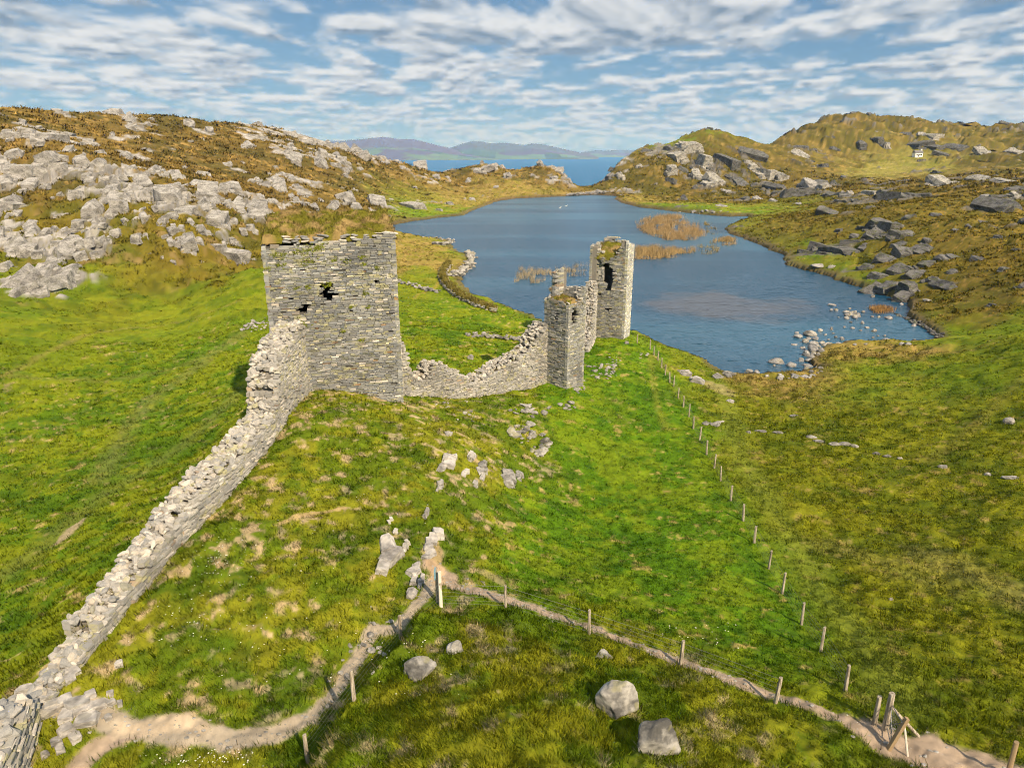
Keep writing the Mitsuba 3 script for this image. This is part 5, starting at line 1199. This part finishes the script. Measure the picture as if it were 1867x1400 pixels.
# ------------------------------------------------------------------ reeds
for q, (poly, n, t, hgt, wd, colr) in enumerate([
    ([(1158,406),(1180,399),(1215,395),(1247,396),(1250,404),(1275,412),(1290,430),(1272,438),(1240,441),(1205,438),(1172,426),(1160,418)], 5200, 'large russet reed bed standing in the lough', 2.1, .03, (.36, .255, .125)),
    ([(1151,455),(1180,453),(1230,455),(1262,452),(1272,459),(1250,468),(1200,474),(1151,474)], 2600, 'thin russet reed bed right behind the lakeside tower', 1.8, .03, (.36,.26,.12)),
    ([(1300,438),(1320,434),(1345,436),(1342,446),(1318,450),(1300,445)], 900, 'small reed clump beside the large reed bed', 1.6, .03, (.36,.26,.12)),
    ([(1282,405),(1306,418),(1312,428),(1290,428)], 260, 'sparse reed fringe at the right end of the large bed', 1.2, .04, (.26, .2, .06)),
    ([(928,500),(950,490),(1000,492),(1012,505),(985,516),(940,522)], 420, 'sparse pale reeds in open water left of the small turret', 1.3, .022, (.34, .28, .17)),
    ([(1008,490),(1045,484),(1078,486),(1076,502),(1030,506)], 260, 'sparse pale reeds in open water behind the small turret', 1.3, .022, (.34, .28, .17)),
    ([(1575,562),(1600,558),(1635,562),(1630,570),(1600,574),(1578,570)], 900, 'brown reeds in the shadowed corner of the bay', .8, .03, (.30, .18, .07)),
    ([(1260,452),(1300,440),(1320,455),(1290,470)], 160, 'few scattered reeds off the thin reed bed', 1.0, .03, (.28, .22, .08))]):
    w_ = atz(*np.array(poly, float).T, 0.0)[:, :2]; pg = Polygon(w_).buffer(0); x0, y0, x1, y1 = pg.bounds
    xy = rr.uniform((x0, y0), (x1, y1), (n * 4, 2)); xy = xy[shapely.contains_xy(pg, xy[:, 0], xy[:, 1])]
    xy = xy[fb(xy[:, 0], xy[:, 1], 3.0, 3, 60 + q) > (.47 if n > 800 else .5)][:n]
    if n > 800: xy = xy[rr.random(len(xy)) < np.clip(shapely.distance(shapely.points(xy), pg.exterior) / 3.0, .12, 1)]
    key = 'reed_bed' if q == 0 else f'reed_bed_{q:03d}'
    put_blades(key, blades(np.column_stack([xy, np.full(len(xy), -.05)]), hgt * (.6 + .6 * fb(xy[:, 0], xy[:, 1], 2.5, 2, 61)), np.array(colr) * (.7 + .6 * fb(xy[:, 0], xy[:, 1], 1.5, 2, 62))[:, None], 4, wd, .2, .16, 70 + q, upness=.25))
    labels[key] = {'label': t, 'category': 'reeds', 'kind': 'stuff'}
# ------------------------------------------------------------------ the white house on the hill
p = at(1672, 287); tag('white_house', 'tiny white house high on the right-hand hillside', 'house'); hs = zc_at(p) / F * .8
def bx(c, s): m = trimesh.creation.box(s); return np.asarray(m.vertices) + c, np.asarray(m.faces)
put('white_house__wall', bx(p + [0, 0, 1.3], (17 * hs, 5, 3.8)), 'white_wash')
rv = np.array([[-1, -1, 0], [1, -1, 0], [1, 1, 0], [-1, 1, 0], [-1, 0, 1], [1, 0, 1]], float) * [17 * hs / 2 + .3, 2.9, 1.9] + p + [0, 0, 3.2]
put('white_house__door', bx(p + [-.08 * 17 * hs, -2.52, 1.0], (1.0, .1, 2.0)), 'slate')
put('white_house__chimney', bx(p + [.42 * 17 * hs, 0, 5.3], (.9, .9, 1.6)), 'white_wash')
put('white_house__roof', (rv, np.array([[0, 1, 5], [0, 5, 4], [2, 3, 4], [2, 4, 5], [0, 4, 3], [1, 2, 5], [0, 3, 2], [0, 2, 1]])), 'slate')
for q, dx in enumerate((-.28, .1, .3)): put('white_house__window' if q == 0 else f'white_house__window_{q:03d}', bx(p + [dx * 17 * hs, -2.5, 1.7], (.9, .1, 1.1)), 'window_glass')
# ------------------------------------------------------------------ animals
def beast(key, joints, bones, res, look):
    import manifold3d as m3
    tot = m3.Manifold()
    for a, b in bones:
        tot += m3.Manifold.batch_hull([m3.Manifold.sphere(joints[k][3], 14).translate(joints[k][:3]) for k in (a, b)])
    mm = tot.refine_to_length(res).to_mesh(); t_ = trimesh.Trimesh(mm.vert_properties[:, :3], mm.tri_verts)
    trimesh.smoothing.filter_taubin(t_, iterations=8)
    return np.asarray(t_.vertices), np.asarray(t_.faces)


J = {'c': (.32, 0, .62, .21), 'm': (0, 0, .62, .25), 'r': (-.32, 0, .64, .22), 'n': (.52, 0, .80, .11), 'h': (.62, 0, .90, .10), 'z': (.78, 0, .83, .055), 'e1': (.60, .12, .95, .025), 'e2': (.60, -.12, .95, .025), 't': (-.52, 0, .60, .05),
     **{f'f{i}{k}': (.30 + dx, s * .12, z, rd) for i, s in (('l', 1), ('r', -1)) for k, (dx, z, rd) in enumerate([(0, .5, .09), (.01, .28, .05), (0, .03, .045)])},
     **{f'b{i}{k}': (-.30 + dx, s * .12, z, rd) for i, s in (('l', 1), ('r', -1)) for k, (dx, z, rd) in enumerate([(.05, .52, .12), (-.08, .28, .055), (-.04, .03, .045)])}}
B = [('c', 'm'), ('m', 'r'), ('c', 'n'), ('n', 'h'), ('h', 'z'), ('h', 'e1'), ('h', 'e2'), ('r', 't')] + [(f'{l}{i}{k}', f'{l}{i}{k + 1}') for l in 'fb' for i in 'lr' for k in (0, 1)] + [('c', 'fl0'), ('c', 'fr0'), ('r', 'bl0'), ('r', 'br0')]
v, f = beast('sheep', J, B, .05, None)
p = at(817.5, 521); ca_, sa_ = math.cos(2.0), math.sin(2.0)
put('sheep', (v @ np.array([[ca_, -sa_, 0], [sa_, ca_, 0], [0, 0, 1]]).T + p, f), 'white_wool', smooth=True); tag('sheep', 'white sheep standing by the turf-covered wall on the left shore', 'sheep')
SJ = {'a': (-.45, 0, .12, .10), 'b': (0, 0, .16, .22), 'c': (.38, 0, .2, .14), 'd': (.5, 0, .42, .06), 'e': (.46, 0, .72, .05), 'f': (.58, 0, .82, .06), 'g': (.72, 0, .78, .025), 't': (-.68, 0, .24, .04)}
v, f = beast('swan', SJ, [('a', 'b'), ('b', 'c'), ('c', 'd'), ('d', 'e'), ('e', 'f'), ('f', 'g'), ('a', 't')], .05, None)
for q, (x, y, t) in enumerate([(1033, 376, 'white swan on the far water, the right one of two'), (1021, 379, 'white swan on the far water, the left one of two')]):
    p = atz(x, y, 0.0); key = nextkey('swan'); put(key, (v * .8 + p, f), 'white_wool', smooth=True); tag(key, t, 'swan')
# ------------------------------------------------------------------ grass
def colour_at(x, y):
    W_, rk = fields(x, y); c, _ = ground_colour(x, y, W_); hgt = W_ @ np.array([KINDS[k][6] for k in names])
    xy = np.stack([x, y], 1); m_, wc2, w2 = worn(xy)
    return c * (1 - m_[:, None]) + wc2 * m_[:, None], hgt, np.maximum(w2, .6 * m_), rk


rg = np.random.default_rng(99)
n = 165000
d = np.exp(rg.uniform(math.log(14), math.log(95), n)) ; a = np.radians(rg.uniform(-46, 46, n))
x, y = d * np.sin(a), d * np.cos(a)
c, hgt, w2, rk = colour_at(x, y)
z = H(x, y)
clump = fb(x, y, .7, 3, 401)
ok = (w2 < .35 + .3 * rg.random(n)) & (lake_dist(np.stack([x, y], 1)) > .6) & (clump > .28 + .12 * rg.random(n))
foot = Polygon([K0, K1, K2, K3]).buffer(.1)
for zone in (foot, Polygon([SL, S1, SR, SB]), Polygon([F0, F1, F1 + FV * 4.3, F0 + FV * 4.3]), LineString(np.array(W) - [.85, 0]).buffer(.8, cap_style='flat'), LineString(np.array(VW) + [-.5, .55]).buffer(.75, cap_style='flat')):
    ok &= ~shapely.contains_xy(zone, x, y)
x, y, z, c, hgt, d = x[ok], y[ok], z[ok], c[ok], hgt[ok], d[ok]
hb = (hgt * .85 + .03) * rg.uniform(.5, 1.7, len(x)) * np.interp(d, [15, 60, 95], [.9, 1.15, 1.4])
print('tufts', len(x))
put_blades('grass', blades(np.column_stack([x, y, z]), hb, c * rg.uniform(.7, 1.4, (len(x), 1)), 5, np.interp(d, [15, 40, 95], [.014, .022, .045]), .16, .9, 3, dirn=(-.25, .15), upness=.8))
labels['grass'] = {'label': 'tufted wind-combed grass of the mound and near fields', 'category': 'grass', 'kind': 'stuff'}
n = 95000                                      # heather and long grass of the slopes
d = np.exp(rg.uniform(math.log(90), math.log(520), n)); a = np.radians(rg.uniform(-42, 42, n)); x, y = d * np.sin(a), d * np.cos(a)
c, hgt, w2, rk = colour_at(x, y); z = H(x, y)
gi = map_coordinates(ROCKM, [np.interp(a, AZ, np.arange(len(AZ))), np.interp(np.log(d), LD, np.arange(len(LD)))], order=1)
ok = (lake_dist(np.stack([x, y], 1)) > .8) & (hgt > .06) & (gi < .3) & (fb(x, y, 3, 3, 402) > .45)
x, y, z, c, hgt, d = x[ok], y[ok], z[ok], c[ok], hgt[ok], d[ok]
put_blades('heather', blades(np.column_stack([x, y, z]), hgt * rg.uniform(.6, 1.5, len(x)) * np.interp(d, [90, 500], [1, 2.0]), c * rg.uniform(.6, 1.4, (len(x), 1)), 5, .0010 * d, .5, .8, 4, upness=.7))
labels['heather'] = {'label': 'brown heather and rough grass of the hillsides', 'category': 'heather', 'kind': 'stuff'}
# tufts crowding the foot of the big boulders, gravel on the paths
gx, gp = [], []
for (tree, w), st, c_ in PATHS[:2]:
    for i_ in rg.integers(0, tree.n, 260):
        o_ = tree.data[i_] + rg.normal(0, 1, 2) * w[i_] * .7; l = .02 + .07 * rg.random() ** 3
        v_, f_ = ICO[1].vertices * [l, l * .7, l * .4], ICO[1].faces
        gp.append((np.asarray(v_) + [o_[0], o_[1], H(o_[0], o_[1]) + l * .1], np.asarray(f_)))
put('path_gravel', join(gp), 'pale_rock', smooth=True); labels['path_gravel'] = {'label': 'loose gravel and small stones on the worn paths', 'category': 'gravel', 'kind': 'stuff'}
bt = []
for (x_, y_, w_) in [(1125,1295,76),(1199,1362,84),(763,1232,62),(830,1186,32),(1098,1200,48)]:
    c_ = at(x_, y_ - 6); m_ = zc_at(c_) / F; a_ = rg.uniform(0, 6.28, 90); rad_ = w_ * m_ * rg.uniform(.36, .62, 90)
    bt.append(np.column_stack([c_[0] + np.cos(a_) * rad_, c_[1] + np.sin(a_) * rad_ * .9]))
bt = np.vstack(bt); bc, _, _, _ = colour_at(bt[:, 0], bt[:, 1])
put_blades('boulder_grass', blades(np.column_stack([bt, H(bt[:, 0], bt[:, 1])]), rg.uniform(.12, .34, len(bt)), bc * rg.uniform(.7, 1.4, (len(bt), 1)), 7, .014, .12, .8, 6)); labels['boulder_grass'] = {'label': 'long grass crowding the foot of the boulders', 'category': 'grass', 'kind': 'stuff'}
# daisies
px = np.concatenate([rg.normal(400, 30, 60), rg.normal(340, 40, 40), rg.normal(380, 60, 60), rg.uniform(350, 620, 50), rg.normal(720, 60, 40), rg.normal(420, 60, 50), rg.uniform(640, 800, 30), rg.uniform(1150, 1350, 30)])
py = np.concatenate([rg.normal(1020, 25, 60), rg.normal(1130, 30, 40), rg.normal(1385, 10, 60), rg.uniform(950, 1250, 50), rg.normal(1210, 40, 40), rg.normal(1110, 60, 50), rg.uniform(780, 960, 30), rg.uniform(1130, 1190, 30)])
P = at(px, py); Vd, Fd = [], []
for k, p in enumerate(P):
    t = np.arange(6) * np.pi / 3; s_ = rg.uniform(.012, .03)
    Vd.append(np.column_stack([p[0] + s_ * np.cos(t), p[1] + s_ * np.sin(t), np.full(6, p[2] + .09)])); Fd.append(np.array([[0, 1, 2], [0, 2, 3], [0, 3, 4], [0, 4, 5]]) + 6 * k)
put('daisies', (np.vstack(Vd), np.vstack(Fd)), 'white_wool'); labels['daisies'] = {'label': 'white daisies sprinkled over the near turf', 'category': 'flowers', 'kind': 'stuff'}
# ------------------------------------------------------------------ sea air
scene['sea_air'] = {'type': 'homogeneous', 'albedo': {'type': 'rgb', 'value': [.85, .92, .97]}, 'sigma_t': {'type': 'rgb', 'value': [1.5e-5, 3.2e-5, 6.6e-5]}}
scene['haze'] = {'type': 'cube', 'to_world': T().translate([0, 13900, 200]).scale([25500, 17000, 288]), 'bsdf': {'type': 'null'}, 'interior': {'type': 'ref', 'id': 'sea_air'}}
labels['haze'] = {'label': 'thin bluish sea haze over the bay', 'kind': 'stuff'}
scene['camera']['medium'] = {'type': 'ref', 'id': 'sea_air'}
